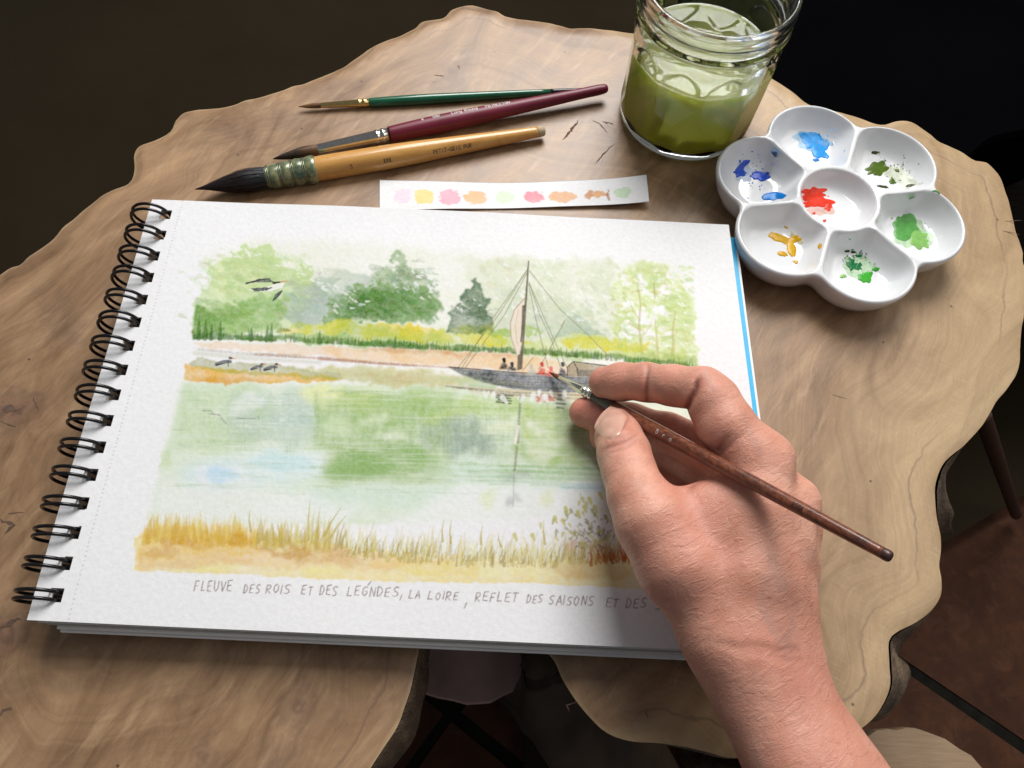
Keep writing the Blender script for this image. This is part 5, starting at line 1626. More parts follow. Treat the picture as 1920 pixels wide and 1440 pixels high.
zz = sorted(set(list(np.linspace(0, 0.006, 8)) + list(np.linspace(0.006, 0.048, 30)) + list(np.linspace(0.048, 0.066, 26)) + list(np.linspace(0.066, JH, 34))))
V = []; F = []
rows = 0
for z in zz:
    for k in range(NS):
        th = 2 * math.pi * k / NS
        r = jar_r(z, th) * JS
        V.append((JX + r * math.cos(th), JY + r * math.sin(th), z + 0.0004))
    rows += 1
for z in zz[::-1]:
    if z < 0.0030: continue
    for k in range(NS):
        th = 2 * math.pi * k / NS
        r = (float(np.interp(z, [0.0030, 0.0055, 0.0105, 0.052, 0.060, 0.066, 0.07, 0.083, 0.086], [.026, .0318, .0342, .0352, .0346, .0332, .0346, .0350, .0358]))) * JS
        V.append((JX + r * math.cos(th), JY + r * math.sin(th), z + 0.0004))
    rows += 1
for i in range(rows - 1):
    for k in range(NS):
        k2 = (k + 1) % NS
        F.append((i * NS + k, i * NS + k2, (i + 1) * NS + k2, (i + 1) * NS + k))
V.append((JX, JY, 0.0018)); V.append((JX, JY, 0.0036))
for k in range(NS):
    k2 = (k + 1) % NS
    F.append((len(V) - 2, k2, k)); F.append((len(V) - 1, (rows - 1) * NS + k, (rows - 1) * NS + k2))
t = NT('clear_glass')
f = t.noise(t.coords(), 40, 2)
t.set(Roughness=0.0, IOR=1.48, Transmission_Weight=1.0, Base_Color=(0.965, 0.985, 0.975, 1))
M_GLASS = t.out(None, None, t.bump(f, 0.05, 0.002))
jar = mesh_obj('glass_jar', V, F, M_GLASS)
jar.data.polygons.foreach_set('use_smooth', [True] * len(jar.data.polygons))
tag(jar, 'faceted clear glass jam jar half full of murky green water', 'jar')

WZ = 0.0475
V = []; F = []
wp = [(0.0039, .0245), (0.0046, .0290), (0.0070, .0331), (0.0110, .03445), (0.030, .0350), (WZ - 0.0010, .03535), (WZ, .03530), (WZ - 0.0006, .0340), (WZ - 0.0009, .0320), (WZ - 0.001, .0200), (WZ - 0.001, .0100)]
for z, r in wp:
    for k in range(96):
        th = 2 * math.pi * k / 96
        V.append((JX + r * JS * math.cos(th), JY + r * JS * math.sin(th), z))
for i in range(len(wp) - 1):
    for k in range(96):
        k2 = (k + 1) % 96
        F.append((i * 96 + k, i * 96 + k2, (i + 1) * 96 + k2, (i + 1) * 96 + k))
V.append((JX, JY, 0.0038)); V.append((JX, JY, WZ - 0.001))
for k in range(96):
    k2 = (k + 1) % 96
    F.append((len(V) - 2, k2, k)); F.append((len(V) - 1, (len(wp) - 1) * 96 + k, (len(wp) - 1) * 96 + k2))
t = NT('murky_water')
v = t.coords()
f = t.noise(v, 35, 4, 0.6, 0.5)
sx = t.n('ShaderNodeSeparateXYZ'); t.l(v, sx.inputs[0])
hz = t.math('ADD', t.math('DIVIDE', sx.outputs[2], WZ), t.math('MULTIPLY', t.math('SUBTRACT', f, 0.5), 0.25))
c = t.ramp(hz, [(0.10, (0.66, 0.60, 0.10)), (0.22, (0.50, 0.52, 0.045)), (0.6, (0.56, 0.58, 0.12)), (0.92, (0.48, 0.51, 0.17)), (1.0, (0.28, 0.31, 0.10))])
t.set(Roughness=0.03, IOR=1.33, Subsurface_Weight=0.85, Subsurface_Scale=0.022, Transmission_Weight=0.38)
t.b.inputs['Subsurface Radius'].default_value = (0.8, 1.0, 0.4)
M_WATER = t.out(c)
water = mesh_obj('rinse_water', V, F, M_WATER)
tag(water, 'murky olive green rinse water inside the glass jar', 'water')

# ================================================================ FLOWER PALETTE
PC = P(1573, 371, 0.0190)
PX, PY = float(PC[0]), float(PC[1])
PHT = 0.0200
wells = [(1531, 262), (1668, 300), (1722, 428), (1622, 506), (1467, 462), (1420, 322)]
ang0 = []
for i, (u, v_) in enumerate(wells):
    w_ = P(u, v_, 0.010)
    ang0.append(math.atan2(w_[1] - PY, w_[0] - PX))
rotp = np.angle(np.mean([np.exp(1j * (a + i * math.pi / 3)) for i, a in enumerate(ang0)]))   # angle of the first petal
PD, PR = 0.0392, 0.0263      # petal centre distance and radius
RING = 0.0210


def pal_sd(x, y):
    """positive inside the outline, with softened valleys"""
    d = None
    for i in range(6):
        a = rotp - i * math.pi / 3
        q_ = PR - np.hypot(x - PD * math.cos(a), y - PD * math.sin(a))
        d = q_ if d is None else np.maximum(d, q_) + 0.25 * np.maximum(0.006 - np.abs(d - q_), 0) ** 2 / 0.006
    return np.maximum(d, 0.032 - np.hypot(x, y))


def pal_R(th):
    lo = np.full_like(th, 0.02); hi = np.full_like(th, 0.08)
    for _ in range(40):
        m = (lo + hi) / 2
        ins = pal_sd(m * np.cos(th), m * np.sin(th)) > 0
        lo = np.where(ins, m, lo); hi = np.where(ins, hi, m)
    return lo


def pal_h(x, y):
    """height of the glazed top surface"""
    r = np.hypot(x, y); th = np.arctan2(y, x)
    d_out = pal_sd(x, y)
    rel_ = np.mod(th - rotp, math.pi / 3) - math.pi / 6
    spoke = np.abs(r * np.sin(rel_))
    ring_ = np.abs(r - RING)
    wd = np.where(r > RING, np.minimum(np.minimum(d_out, spoke), ring_), ring_)
    sm = 0.0022      # rounded corners of the wells
    wds = -sm * np.log(np.exp(-np.clip(d_out, 0, .05) / sm) + np.exp(-spoke / sm) + np.exp(-ring_ / sm) + 1e-12)
    wd = np.where(r > RING, np.minimum(wd, np.maximum(wds, 0) + 0.0004), wd)
    tt_ = np.clip((wd - 0.0009) / np.where(r > RING, 0.0105, 0.0085), 0, 1)
    dep = np.where(r > RING, 0.0112, 0.0090) * (1 - (1 - tt_) ** 2.3)
    crest = np.clip((0.0012 - wd) / 0.0012, 0, 1)
    low_ = 0.0016 * np.clip((d_out - 0.004) / 0.010, 0, 1)       # the dividers sit a touch below the rim
    return PHT - low_ - dep + 0.0002 * crest


NT_, NRD = 432, 110
th = np.linspace(0, 2 * math.pi, NT_, endpoint=False)
Rth = pal_R(th)
fr_ = np.linspace(0, 1, NRD + 1)[1:]
V = [(PX, PY, float(pal_h(np.array(0.0), np.array(1e-6))))]
X_ = []; Z_ = []
for f in fr_:
    x = Rth * f * np.cos(th); y = Rth * f * np.sin(th)
    z = pal_h(x, y)
    if f == 1: z = np.full_like(x, PHT - 0.0001)
    V += list(zip(PX + x, PY + y, z))
# outer wall: rounded lip, then slopes in to a foot
for (off, z) in ((0.0007, PHT - 0.0006), (0.0010, PHT - 0.0016), (0.0006, PHT - 0.004), (-0.0008, PHT - 0.009), (-0.0035, 0.005), (-0.0065, 0.0022), (-0.0100, 0.0006), (-0.0130, 0.0004), (-0.030, 0.0010)):
    V += list(zip(PX + (Rth + off) * np.cos(th), PY + (Rth + off) * np.sin(th), np.full(NT_, z)))
nrw = NRD + 9
F = [(0, 1 + k, 1 + (k + 1) % NT_) for k in range(NT_)]
for i in range(nrw - 1):
    for k in range(NT_):
        k2 = (k + 1) % NT_
        F.append((1 + i * NT_ + k, 1 + (i + 1) * NT_ + k, 1 + (i + 1) * NT_ + k2, 1 + i * NT_ + k2))
F.append(tuple(1 + (nrw - 1) * NT_ + k for k in range(NT_ - 1, -1, -1)))
t = NT('white_porcelain')
f = t.noise(t.coords(), 60, 3)
c = t.ramp(f, [(0.3, (0.71, 0.72, 0.74)), (0.7, (0.74, 0.75, 0.765))])
t.set(Roughness=0.08, IOR=1.5, Coat_Weight=0.3, Coat_Roughness=0.03)
M_PORC = t.out(c, None, t.bump(f, 0.04, 0.002))
pal = empty('palette', (PX, PY, 0.0))
tag(pal, 'white porcelain flower palette with six petal wells of paint', 'palette')
mesh_obj('porcelain_dish', V, F, M_PORC, pal)


def paint_mat(name, rgb, rough=0.24):
    t = NT(name)
    f = t.noise(t.coords(), 320, 3)
    c = t.ramp(f, [(0.3, tuple(x * .72 for x in rgb)), (0.65, rgb)])
    t.set(Roughness=rough, Specular_IOR_Level=0.22)
    return t.out(c)


PM = {'ultra': paint_mat('ultramarine_paint', (0.01, 0.07, 0.55)), 'sky': paint_mat('sky_blue_paint', (0.02, 0.30, 0.75)), 'cobalt': paint_mat('cobalt_paint', (0.006, 0.20, 0.62)),
      'olive': paint_mat('olive_paint', (0.075, 0.13, 0.012)), 'oliveD': paint_mat('dark_olive_paint', (0.04, 0.06, 0.012)), 'sap': paint_mat('leaf_green_paint', (0.11, 0.36, 0.085)), 'sapL': paint_mat('light_green_paint', (0.24, 0.50, 0.13)),
      'emer': paint_mat('emerald_paint', (0.01, 0.17, 0.05)), 'bright': paint_mat('bright_green_paint', (0.05, 0.38, 0.03)), 'ochre': paint_mat('ochre_paint', (0.66, 0.37, 0.008)), 'red': paint_mat('vermilion_paint', (0.80, 0.045, 0.02))}


def blob(u, v_, ru, rv, key, seed, rotd=0.0, rag=0.3, dome=0.00045, name='paint_blob'):
    """a dried or wet dab of paint that follows the well; u, v centre, ru, rv half sizes in photograph pixels"""
    r = random.Random(seed)
    n = 40
    ph = [(k, r.uniform(0, 6.28), r.uniform(0.3, 1) / (k ** 0.55)) for k in range(2, 11)]
    V = []; F = []
    def at_(uu, vv):
        p = P(uu, vv, 0.008)
        for _ in range(6):
            hh = float(pal_h(np.array(p[0] - PX), np.array(p[1] - PY)))
            p = P(uu, vv, hh)
        return p
    rings_ = [0.0, 0.35, 0.65, 0.85, 0.96, 1.0]
    hs = [1, 0.95, 0.8, 0.55, 0.25, -0.15]
    c = at_(u, v_)
    V.append((c[0], c[1], c[2] + dome))
    for f_, hg in zip(rings_[1:], hs[1:]):
        for k in range(n):
            a = 2 * math.pi * k / n
            w = 1 + rag * sum(m * math.sin(kk * a + p_) for kk, p_, m in ph) * 0.6 * f_
            w = max(0.25, w)
            x, y = ru * w * f_ * math.cos(a), rv * w * f_ * math.sin(a)
            cr, sr = math.cos(rotd), math.sin(rotd)
            p = at_(u + x * cr - y * sr, v_ + x * sr + y * cr)
            V.append((p[0], p[1], p[2] + dome * hg + 0.00004))
    F = [(0, 1 + (k + 1) % n, 1 + k) for k in range(n)]
    for i in range(len(rings_) - 2):
        for k in range(n):
            k2 = (k + 1) % n
            F.append((1 + i * n + k, 1 + i * n + k2, 1 + (i + 1) * n + k2, 1 + (i + 1) * n + k))
    o = mesh_obj(name, V, F, PM[key], pal)
    return o


PM['t_sky'] = paint_mat('pale_blue_tint', (0.40, 0.58, 0.74)); PM['t_blue'] = paint_mat('faint_blue_tint', (0.52, 0.60, 0.74)); PM['t_olive'] = paint_mat('faint_olive_tint', (0.58, 0.62, 0.50)); PM['t_green'] = paint_mat('faint_green_tint', (0.50, 0.66, 0.46)); PM['t_yellow'] = paint_mat('faint_yellow_tint', (0.68, 0.62, 0.40)); PM['t_red'] = paint_mat('faint_red_tint', (0.74, 0.50, 0.45))
for k_, (u, v_, ru, rv, key) in enumerate(((1560, 240, 20, 12, 't_blue'), (1522, 262, 30, 22, 't_sky'), (1440, 300, 22, 16, 't_blue'), (1395, 320, 16, 22, 't_blue'), (1690, 330, 34, 18, 't_olive'), (1725, 310, 12, 22, 't_olive'), (1712, 440, 34, 26, 't_green'), (1610, 500, 30, 22, 't_green'), (1505, 445, 22, 12, 't_yellow'), (1535, 385, 26, 20, 't_red'))):
    blob(u, v_, ru, rv, key, 300 + k_, 0.3, .4, 0.00008, 'paint_wash')
sd = 0
for (u, v_, ru, rv, key, rot_, rag) in (
        (1528, 268, 22, 17, 'sky', 0.5, .42), (1536, 284, 13, 11, 'sky', 0, .5), (1545, 231, 3, 8, 'sky', 0.4, .2), (1530, 300, 5, 2.5, 'cobalt', 0, .3),
        (1392, 312, 6, 17, 'ultra', 0.6, .5), (1388, 325, 11, 5, 'ultra', 0, .4), (1426, 330, 15, 8, 'ultra', 0.1, .35), (1450, 368, 18, 7, 'cobalt', -0.1, .2), (1407, 280, 3.5, 5, 'cobalt', 0.4, .2), (1431, 278, 5, 3, 'cobalt', 0.1, .2), (1388, 296, 2.5, 9, 'cobalt', 0.1, .2), (1421, 290, 3, 4, 'cobalt', 0, .3), (1452, 288, 4, 3, 'sky', .5, .3), (1422, 299, 3, 3.5, 'ultra', 0, .3),
        (1645, 316, 17, 11, 'olive', -0.3, .45), (1641, 286, 6, 3, 'oliveD', 0, .3), (1661, 276, 5, 7, 'oliveD', 0.2, .2), (1678, 294, 4.5, 3, 'oliveD', 0, .2), (1700, 307, 7, 3, 'olive', -0.4, .3), (1714, 297, 4, 5, 'olive', 0.5, .2), (1740, 321, 5, 6, 'olive', 0.3, .3), (1673, 340, 5, 5, 'olive', 0, .5), (1740, 336, 8, 2, 'oliveD', -0.4, .3), (1706, 348, 8, 1.8, 'oliveD', -.15, .3), (1655, 350, 9, 2, 'oliveD', .2, .3), (1682, 320, 4, 2.5, 'olive', .5, .3),
        (1698, 425, 21, 22, 'sap', 0, .32), (1722, 448, 18, 14, 'sapL', 0.7, .4), (1753, 363, 8, 5.5, 'sap', 0.1, .15), (1712, 376, 13, 4, 'sap', -.2, .4), (1698, 390, 4, 4.5, 'sap', 0, .3),
        (1598, 497, 10, 8, 'emer', 0.5, .6), (1609, 500, 6, 6, 'emer', 0, .5), (1623, 520, 11, 9, 'bright', 0.3, .45), (1642, 505, 6, 3.5, 'bright', 0, .3), (1668, 456, 7, 4.5, 'sap', .4, .2), (1610, 480, 6, 2.5, 'emer', 0, .4), (1588, 471, 5, 2, 'oliveD', 0, .3), (1600, 473, 4, 2, 'oliveD', 0, .3), (1581, 518, 5, 3, 'sapL', 0, .4),
        (1480, 413, 9, 15, 'ochre', 0.35, .12), (1463, 447, 21, 6, 'ochre', 0.35, .25), (1492, 448, 20, 6, 'ochre', -0.5, .25), (1484, 466, 7, 14, 'ochre', -.3, .2), (1467, 476, 8, 4, 'ochre', .2, .2), (1492, 491, 4, 3, 'ochre', 0, .3), (1537, 462, 3, 5, 'ochre', 0.3, .3),
        (1527, 362, 19, 9, 'red', 0.1, .5), (1533, 379, 22, 9, 'red', -.1, .5), (1553, 388, 6, 7, 'red', 0, .4), (1515, 370, 8, 8, 'red', 0, .5), (1526, 400, 2.5, 2, 'red', 0, .3), (1546, 414, 3, 2, 'red', 0, .3)):
    sd += 1
    blob(u, v_, ru * 1.2, rv * 1.2, key, sd, rot_, rag)
# fine spatter, too small to pick apart
V = []; F = []
rr_ = random.Random(8)
for key, cu, cv, su, sv, n_ in (('sky', 1545, 262, 32, 26, 30), ('ultra', 1420, 330, 30, 30, 34), ('olive', 1685, 312, 34, 26, 36), ('emer', 1605, 492, 26, 24, 60), ('sap', 1712, 425, 34, 28, 16), ('red', 1535, 378, 22, 20, 16)):
    V = []; F = []
    for _ in range(n_):
        u, v_ = rr_.gauss(cu, su * .55), rr_.gauss(cv, sv * .55)
        p = P(u, v_, 0.008)
        for _k in range(5): p = P(u, v_, float(pal_h(np.array(p[0] - PX), np.array(p[1] - PY))))
        s_ = rr_.uniform(0.00018, 0.0006)
        o_ = len(V)
        V.append((p[0], p[1], p[2] + 0.00025))
        for k in range(6):
            V.append((p[0] + s_ * math.cos(k * 1.047) * rr_.uniform(.7, 1.4), p[1] + s_ * math.sin(k * 1.047), p[2] + 0.00006))
        F += [(o_, o_ + 1 + (k + 1) % 6, o_ + 1 + k) for k in range(6)]
    o = mesh_obj('paint_spatter', V, [f_[::-1] for f_ in F], PM[key], pal)
    o['kind'] = 'stuff'

# ================================================================ THE PAINTER'S HAND
# one continuous surface: rounded cones blended into each other, polygonised on a fine grid (all in metres)
def J(u, v, zmm, rmm):
    p = P(u, v, (zmm + 6) / 1000)
    return (p[0], p[1], p[2], rmm / 1000)


PALM = [  # metacarpals, thumb ball, web, wrist, forearm
    [J(1425, 868, 61, 11.5), J(1420, 960, 60, 12.0), J(1405, 1080, 55, 14.0), J(1385, 1200, 48, 16.0)],
    [J(1478, 948, 50, 10.5), J(1460, 1020, 52, 12.0), J(1443, 1110, 50, 13.0), J(1430, 1210, 45, 14.5)],
    [J(1482, 985, 36, 10.5), J(1468, 1060, 40, 12.0), J(1460, 1140, 42, 12.5), J(1456, 1220, 42, 13.5)],
    [J(1478, 1020, 24, 10.5), J(1463, 1090, 30, 10.6), J(1459, 1160, 35, 11.0), J(1459, 1240, 40, 11.8)],
    # thumb metacarpal and thenar
    [J(1224, 982, 55, 12.0), J(1272, 1060, 53, 14.0), J(1334, 1150, 48, 13.2), J(1374, 1220, 46, 13.0)],
    [J(1262, 1000, 44, 12.0), J(1338, 1090, 42, 13.4), J(1394, 1190, 42, 13.6)],
    [J(1330, 960, 46, 11.0), J(1370, 1060, 44, 15.0), J(1410, 1160, 42, 17.0)],
    # first web
    [J(1274, 966, 54, 9.0), J(1340, 948, 57, 8.5), J(1400, 920, 59, 9.5)],
    [J(1290, 1010, 53, 10.5), J(1350, 985, 56, 10.5), J(1410, 960, 58, 11.0)],
    # wrist and forearm, radial and ulnar sides
    [J(1364, 1202, 47, 13.0), J(1410, 1290, 46, 13.6), J(1474, 1404, 46, 15.0), J(1610, 1660, 50, 18.0)],
    [J(1456, 1225, 43, 12.0), J(1488, 1310, 43, 12.4), J(1584, 1474, 44, 14.5), J(1730, 1700, 48, 18.0)],
    [J(1410, 1210, 45, 15.5), J(1452, 1310, 45, 15.5), J(1526, 1440, 45, 16.5), J(1670, 1690, 49, 20.0)],
]
FINGERS = {
    'index': [J(1133, 717, 38, 6.9), J(1165, 716, 43, 7.7), J(1212, 717, 50, 7.7), J(1262, 723, 57, 8.0), J(1318, 733, 64, 9.0), J(1336, 752, 65.5, 9.8), J(1362, 800, 65, 10.6), J(1398, 845, 63, 11.2), J(1425, 868, 61, 11.5)],
    'middle': [J(1097, 773, 22, 6.9), J(1125, 778, 25, 7.6), J(1185, 793, 29, 7.9), J(1250, 812, 36, 8.4), J(1322, 842, 43, 9.2), J(1385, 880, 47, 9.4), J(1440, 920, 50, 10.2), J(1478, 948, 50, 10.5)],
    'ring': [J(1132, 818, 14.5 + 6, 6.6), J(1175, 826, 22, 7.4), J(1240, 842, 25, 8.0), J(1310, 868, 30, 8.6), J(1380, 915, 34, 9.2), J(1482, 985, 36, 10.5)],
    'little': [J(1215, 905, 19.6, 6.0), J(1265, 905, 20.5, 6.5), J(1330, 925, 21, 7.4), J(1400, 965, 22, 8.2), J(1478, 1020, 24, 10.0)],
    'thumb': [J(1158, 799, 40, 7.6), J(1161, 818, 43, 9.2), J(1170, 850, 48, 10.0), J(1180, 885, 51, 10.0), J(1196, 930, 54, 11.0), J(1224, 982, 55, 12.5), J(1272, 1060, 53, 14.0)],
}
VOX = 0.00072
allj = np.array([j for ch in PALM for j in ch] + [j for ch in FINGERS.values() for j in ch])
YMIN = -0.145
lo = np.array([allj[:, 0].min() - .012, YMIN, 0.014]); hi = np.array([0.350, allj[:, 1].max() + .02, 0.094])
n3 = ((hi - lo) / VOX).astype(int) + 1
ax_ = [lo[i] + VOX * np.arange(n3[i], dtype=np.float32) for i in range(3)]
BIG = np.float32(0.02)


def chain_field(chain, k):
    """smooth union of the rounded cones of one chain, evaluated only near it"""
    d = np.full(n3, BIG, np.float32)
    for a, b in zip(chain[:-1], chain[1:]):
        a = np.array(a); b = np.array(b)
        rm = max(a[3], b[3]) + 0.016
        mn = np.minimum(a[:3], b[:3]) - rm; mx = np.maximum(a[:3], b[:3]) + rm
        s = []
        for i in range(3):
            i0 = int(max(0, (mn[i] - lo[i]) / VOX)); i1 = int(min(n3[i], (mx[i] - lo[i]) / VOX + 1))
            s.append(slice(i0, max(i0, i1)))
        s = tuple(s)
        if any(q_.stop <= q_.start for q_ in s): continue
        X = ax_[0][s[0]][:, None, None]; Y = ax_[1][s[1]][None, :, None]; Z = ax_[2][s[2]][None, None, :]
        ab = (b[:3] - a[:3]).astype(np.float32); L2 = float(ab @ ab) + 1e-12
        t_ = np.clip(((X - a[0]) * ab[0] + (Y - a[1]) * ab[1] + (Z - a[2]) * ab[2]) / L2, 0, 1)
        dd = np.sqrt((X - a[0] - t_ * ab[0]) ** 2 + (Y - a[1] - t_ * ab[1]) ** 2 + (Z - a[2] - t_ * ab[2]) ** 2) - (a[3] + (b[3] - a[3]) * t_)
        o = d[s]
        h_ = np.clip(0.5 + 0.5 * (o - dd) / k, 0, 1)
        d[s] = o * (1 - h_) + dd * h_ - k * h_ * (1 - h_)
    return d


def smin(a, b, k):
    h_ = np.clip(0.5 + 0.5 * (a - b) / k, 0, 1)
    return a * (1 - h_) + b * h_ - k * h_ * (1 - h_)


palm = np.full(n3, BIG, np.float32)
for ch in PALM:
    palm = smin(palm, chain_field(ch, 0.003), np.float32(0.0075))
FLD = palm.copy()
for nm, ch in FINGERS.items():
    fd = chain_field(ch, 0.0028)
    FLD = smin(FLD, smin(palm, fd, np.float32(0.0055)), np.float32(0.0007))
    del fd


def region(c, r):
    s = []
    for i in range(3):
        i0 = int(max(0, (c[i] - r - lo[i]) / VOX)); i1 = int(min(n3[i], (c[i] + r - lo[i]) / VOX + 1))
        s.append(slice(i0, i1))
    return tuple(s)


GROOVES = []


def groove(u, v, zmm, du, dv, depth, width, half):
    """skin crease through a point along an image direction: shallow trench"""
    zmm += 6
    c = P(u, v, zmm / 1000); e = P(u + du, v + dv, zmm / 1000) - c
    e /= np.linalg.norm(e)
    s = region(c, half * 1.6)
    GROOVES.append((c, e, depth, width, half))
    X = ax_[0][s[0]][:, None, None] - c[0]; Y = ax_[1][s[1]][None, :, None] - c[1]; Z = ax_[2][s[2]][None, None, :] - c[2]
    view = (c - CAM) / np.linalg.norm(c - CAM)
    nrm = np.cross(e, view); nrm /= np.linalg.norm(nrm)
    al = X * e[0] + Y * e[1] + Z * e[2]
    ac = X * nrm[0] + Y * nrm[1] + Z * nrm[2]
    dp = X * view[0] + Y * view[1] + Z * view[2]
    ac = ac + 0.0004 * np.sin(al * 420 + 1)
    FLD[s] += (depth * np.exp(-(ac / width) ** 2) * np.exp(-(al / half) ** 4) * (dp < 0.006)).astype(np.float32)


def bumpy(u, v, zmm, r, amp):
    c = P(u, v, (zmm + 6) / 1000)
    s = region(c, r * 2.2)
    X = ax_[0][s[0]][:, None, None] - c[0]; Y = ax_[1][s[1]][None, :, None] - c[1]; Z = ax_[2][s[2]][None, None, :] - c[2]
    FLD[s] -= (amp * np.exp(-(X * X + Y * Y + Z * Z) / (r * r))).astype(np.float32)


groove(1214, 714, 58, 0, 10, 0.0010, 0.0008, 0.0085)          # index, last joint
groove(1296, 748, 68, 5, -12, 0.0013, 0.0012, 0.0075)         # index, middle joint
groove(1289, 760, 62, 5, -12, 0.0010, 0.0010, 0.006)
groove(1167, 829, 58, 26, -13, 0.0006, 0.0007, 0.0070)        # thumb joint
groove(1170, 840, 58, 26, -13, 0.0004, 0.0006, 0.0060)
groove(1160, 818, 56, 26, -9, 0.0003, 0.0006, 0.0050)
groove(1332, 866, 70, 16, -22, 0.0010, 0.0013, 0.0110)        # fold at the root of the index
groove(1350, 848, 72, 22, -16, 0.0006, 0.0010, 0.0100)
groove(1455, 1216, 64, 40, 4, 0.00045, 0.0013, 0.0200)
groove(1465, 1232, 64, 40, 7, 0.00035, 0.0012, 0.0180)
bumpy(1478, 838, 62, 0.008, 0.0010)
bumpy(1232, 962, 66, 0.009, 0.0012)
bumpy(1352, 1080, 68, 0.010, 0.0014)                           # tendon at the thumb base
bumpy(1388, 1250, 62, 0.012, 0.0010)
bumpy(1512, 925, 56, 0.007, 0.0012)
# slow lumps so that no limb is a perfect cone
lump = np.zeros(n3, np.float32)
rg = np.random.RandomState(4)
for _ in range(26):
    kx = rg.normal(0, 1, 3); kx *= rg.uniform(140, 330) / np.linalg.norm(kx)
    lump += (np.sin(kx[0] * ax_[0] + rg.uniform(0, 6))[:, None, None] * np.cos(kx[1] * ax_[1] + rg.uniform(0, 6))[None, :, None] * np.sin(kx[2] * ax_[2] + rg.uniform(0, 6))[None, None, :]).astype(np.float32)
FLD += lump * np.float32(0.00009)
del lump, palm


def sample(p):
    """trilinear field value"""
    g = (np.asarray(p) - lo) / VOX
    g = np.clip(g, 0, np.array(n3) - 1.001)
    i = g.astype(int); f = g - i
    out = np.zeros(len(g))
    for a in (0, 1):
        for b in (0, 1):
            for c in (0, 1):
                w = (f[:, 0] if a else 1 - f[:, 0]) * (f[:, 1] if b else 1 - f[:, 1]) * (f[:, 2] if c else 1 - f[:, 2])
                out += w * FLD[i[:, 0] + a, i[:, 1] + b, i[:, 2] + c]
    return out


def surface_nets(D):
    s = D < 0
    nx, ny, nz = D.shape
    c = np.zeros((nx - 1, ny - 1, nz - 1), np.int8)
    for a in (0, 1):
        for b in (0, 1):
            for e in (0, 1):
                c += s[a:nx - 1 + a, b:ny - 1 + b, e:nz - 1 + e]
    cell = np.argwhere((c > 0) & (c < 8))
    vid = -np.ones(c.shape, np.int32)
    vid[tuple(cell.T)] = np.arange(len(cell))
    acc = np.zeros((len(cell), 3)); cnt = np.zeros(len(cell))
    corners = [(a, b, e) for a in (0, 1) for b in (0, 1) for e in (0, 1)]
    val = {k: D[cell[:, 0] + k[0], cell[:, 1] + k[1], cell[:, 2] + k[2]] for k in corners}
    for k in corners:
        for ax in range(3):
            if k[ax] == 0:
                k2 = list(k); k2[ax] = 1; k2 = tuple(k2)
                v0, v1 = val[k], val[k2]
                m = (v0 < 0) != (v1 < 0)
                t_ = v0[m] / (v0[m] - v1[m])
                p = np.tile(np.array(k, float), (m.sum(), 1)); p[:, ax] += t_
                acc[m] += p; cnt[m] += 1
    pos = lo + VOX * (cell + acc / cnt[:, None])
    faces = []
    for ax in range(3):
        sl0 = [slice(None)] * 3; sl1 = [slice(None)] * 3
        sl0[ax] = slice(0, -1); sl1[ax] = slice(1, None)
        e = np.argwhere(s[tuple(sl0)] != s[tuple(sl1)])
        o1, o2 = [(1, 2), (2, 0), (0, 1)][ax]
        e = e[(e[:, o1] > 0) & (e[:, o2] > 0) & (e[:, o1] < D.shape[o1] - 1) & (e[:, o2] < D.shape[o2] - 1)]
        q_ = []
        for d1, d2 in ((-1, -1), (0, -1), (0, 0), (-1, 0)):
            w = e.copy(); w[:, o1] += d1; w[:, o2] += d2
            q_.append(vid[tuple(w.T)])
        q_ = np.stack(q_, 1)
        ins = s[tuple(e.T)]
        q_[~ins] = q_[~ins][:, ::-1]
        faces.append(q_)
    return pos, np.vstack(faces)


FLD[:, :2, :] = np.maximum(FLD[:, :2, :], np.float32(0.0004))      # close the cut end of the forearm
hv, hf = surface_nets(FLD)
hf = hf[(hf >= 0).all(1)]
# relax once for an even skin
for _ in range(2):
    acc = np.zeros_like(hv); cnt = np.zeros(len(hv))
    for i in range(4):
        a, b = hf[:, i], hf[:, (i + 1) % 4]
        np.add.at(acc, a, hv[b]); np.add.at(cnt, a, 1)
        np.add.at(acc, b, hv[a]); np.add.at(cnt, b, 1)
    hv = hv * 0.5 + 0.5 * acc / np.maximum(cnt, 1)[:, None]

# redness of finger ends and knuckles, as a property of the skin
red = np.zeros(len(hv))
for (u, v, z, r, a) in ((1120, 715, 40, .014, .8), (1095, 772, 24, .014, .9), (1135, 822, 20, .014, .9), (1215, 715, 56, .008, .25), (1310, 730, 66, .014, .45), (1300, 930, 55, .014, .5), (1330, 850, 65, .012, .35), (1168, 835, 55, .010, .35), (1430, 840, 70, .016, .2), (1260, 1060, 60, .02, .35), (1470, 1210, 60, .022, .35), (1310, 990, 60, .012, .4), (1530, 1380, 62, .03, .3), (1270, 800, 40, .02, .5)):
    c = P(u, v, (z + 6) / 1000)
    red += a * np.exp(-((hv - c) ** 2).sum(1) / (r * r))
red = np.clip(red, 0, 1)
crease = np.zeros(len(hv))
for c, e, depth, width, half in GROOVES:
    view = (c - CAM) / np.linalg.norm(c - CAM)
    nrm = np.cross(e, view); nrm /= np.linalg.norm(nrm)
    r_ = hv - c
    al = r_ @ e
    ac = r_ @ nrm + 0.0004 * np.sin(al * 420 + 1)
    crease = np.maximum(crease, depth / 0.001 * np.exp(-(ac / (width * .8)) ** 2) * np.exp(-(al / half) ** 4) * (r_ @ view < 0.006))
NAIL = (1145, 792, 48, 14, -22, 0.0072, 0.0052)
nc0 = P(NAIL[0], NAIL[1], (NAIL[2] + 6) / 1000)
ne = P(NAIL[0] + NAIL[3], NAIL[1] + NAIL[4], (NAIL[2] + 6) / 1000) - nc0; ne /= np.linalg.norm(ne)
nv_ = (nc0 - CAM) / np.linalg.norm(nc0 - CAM)
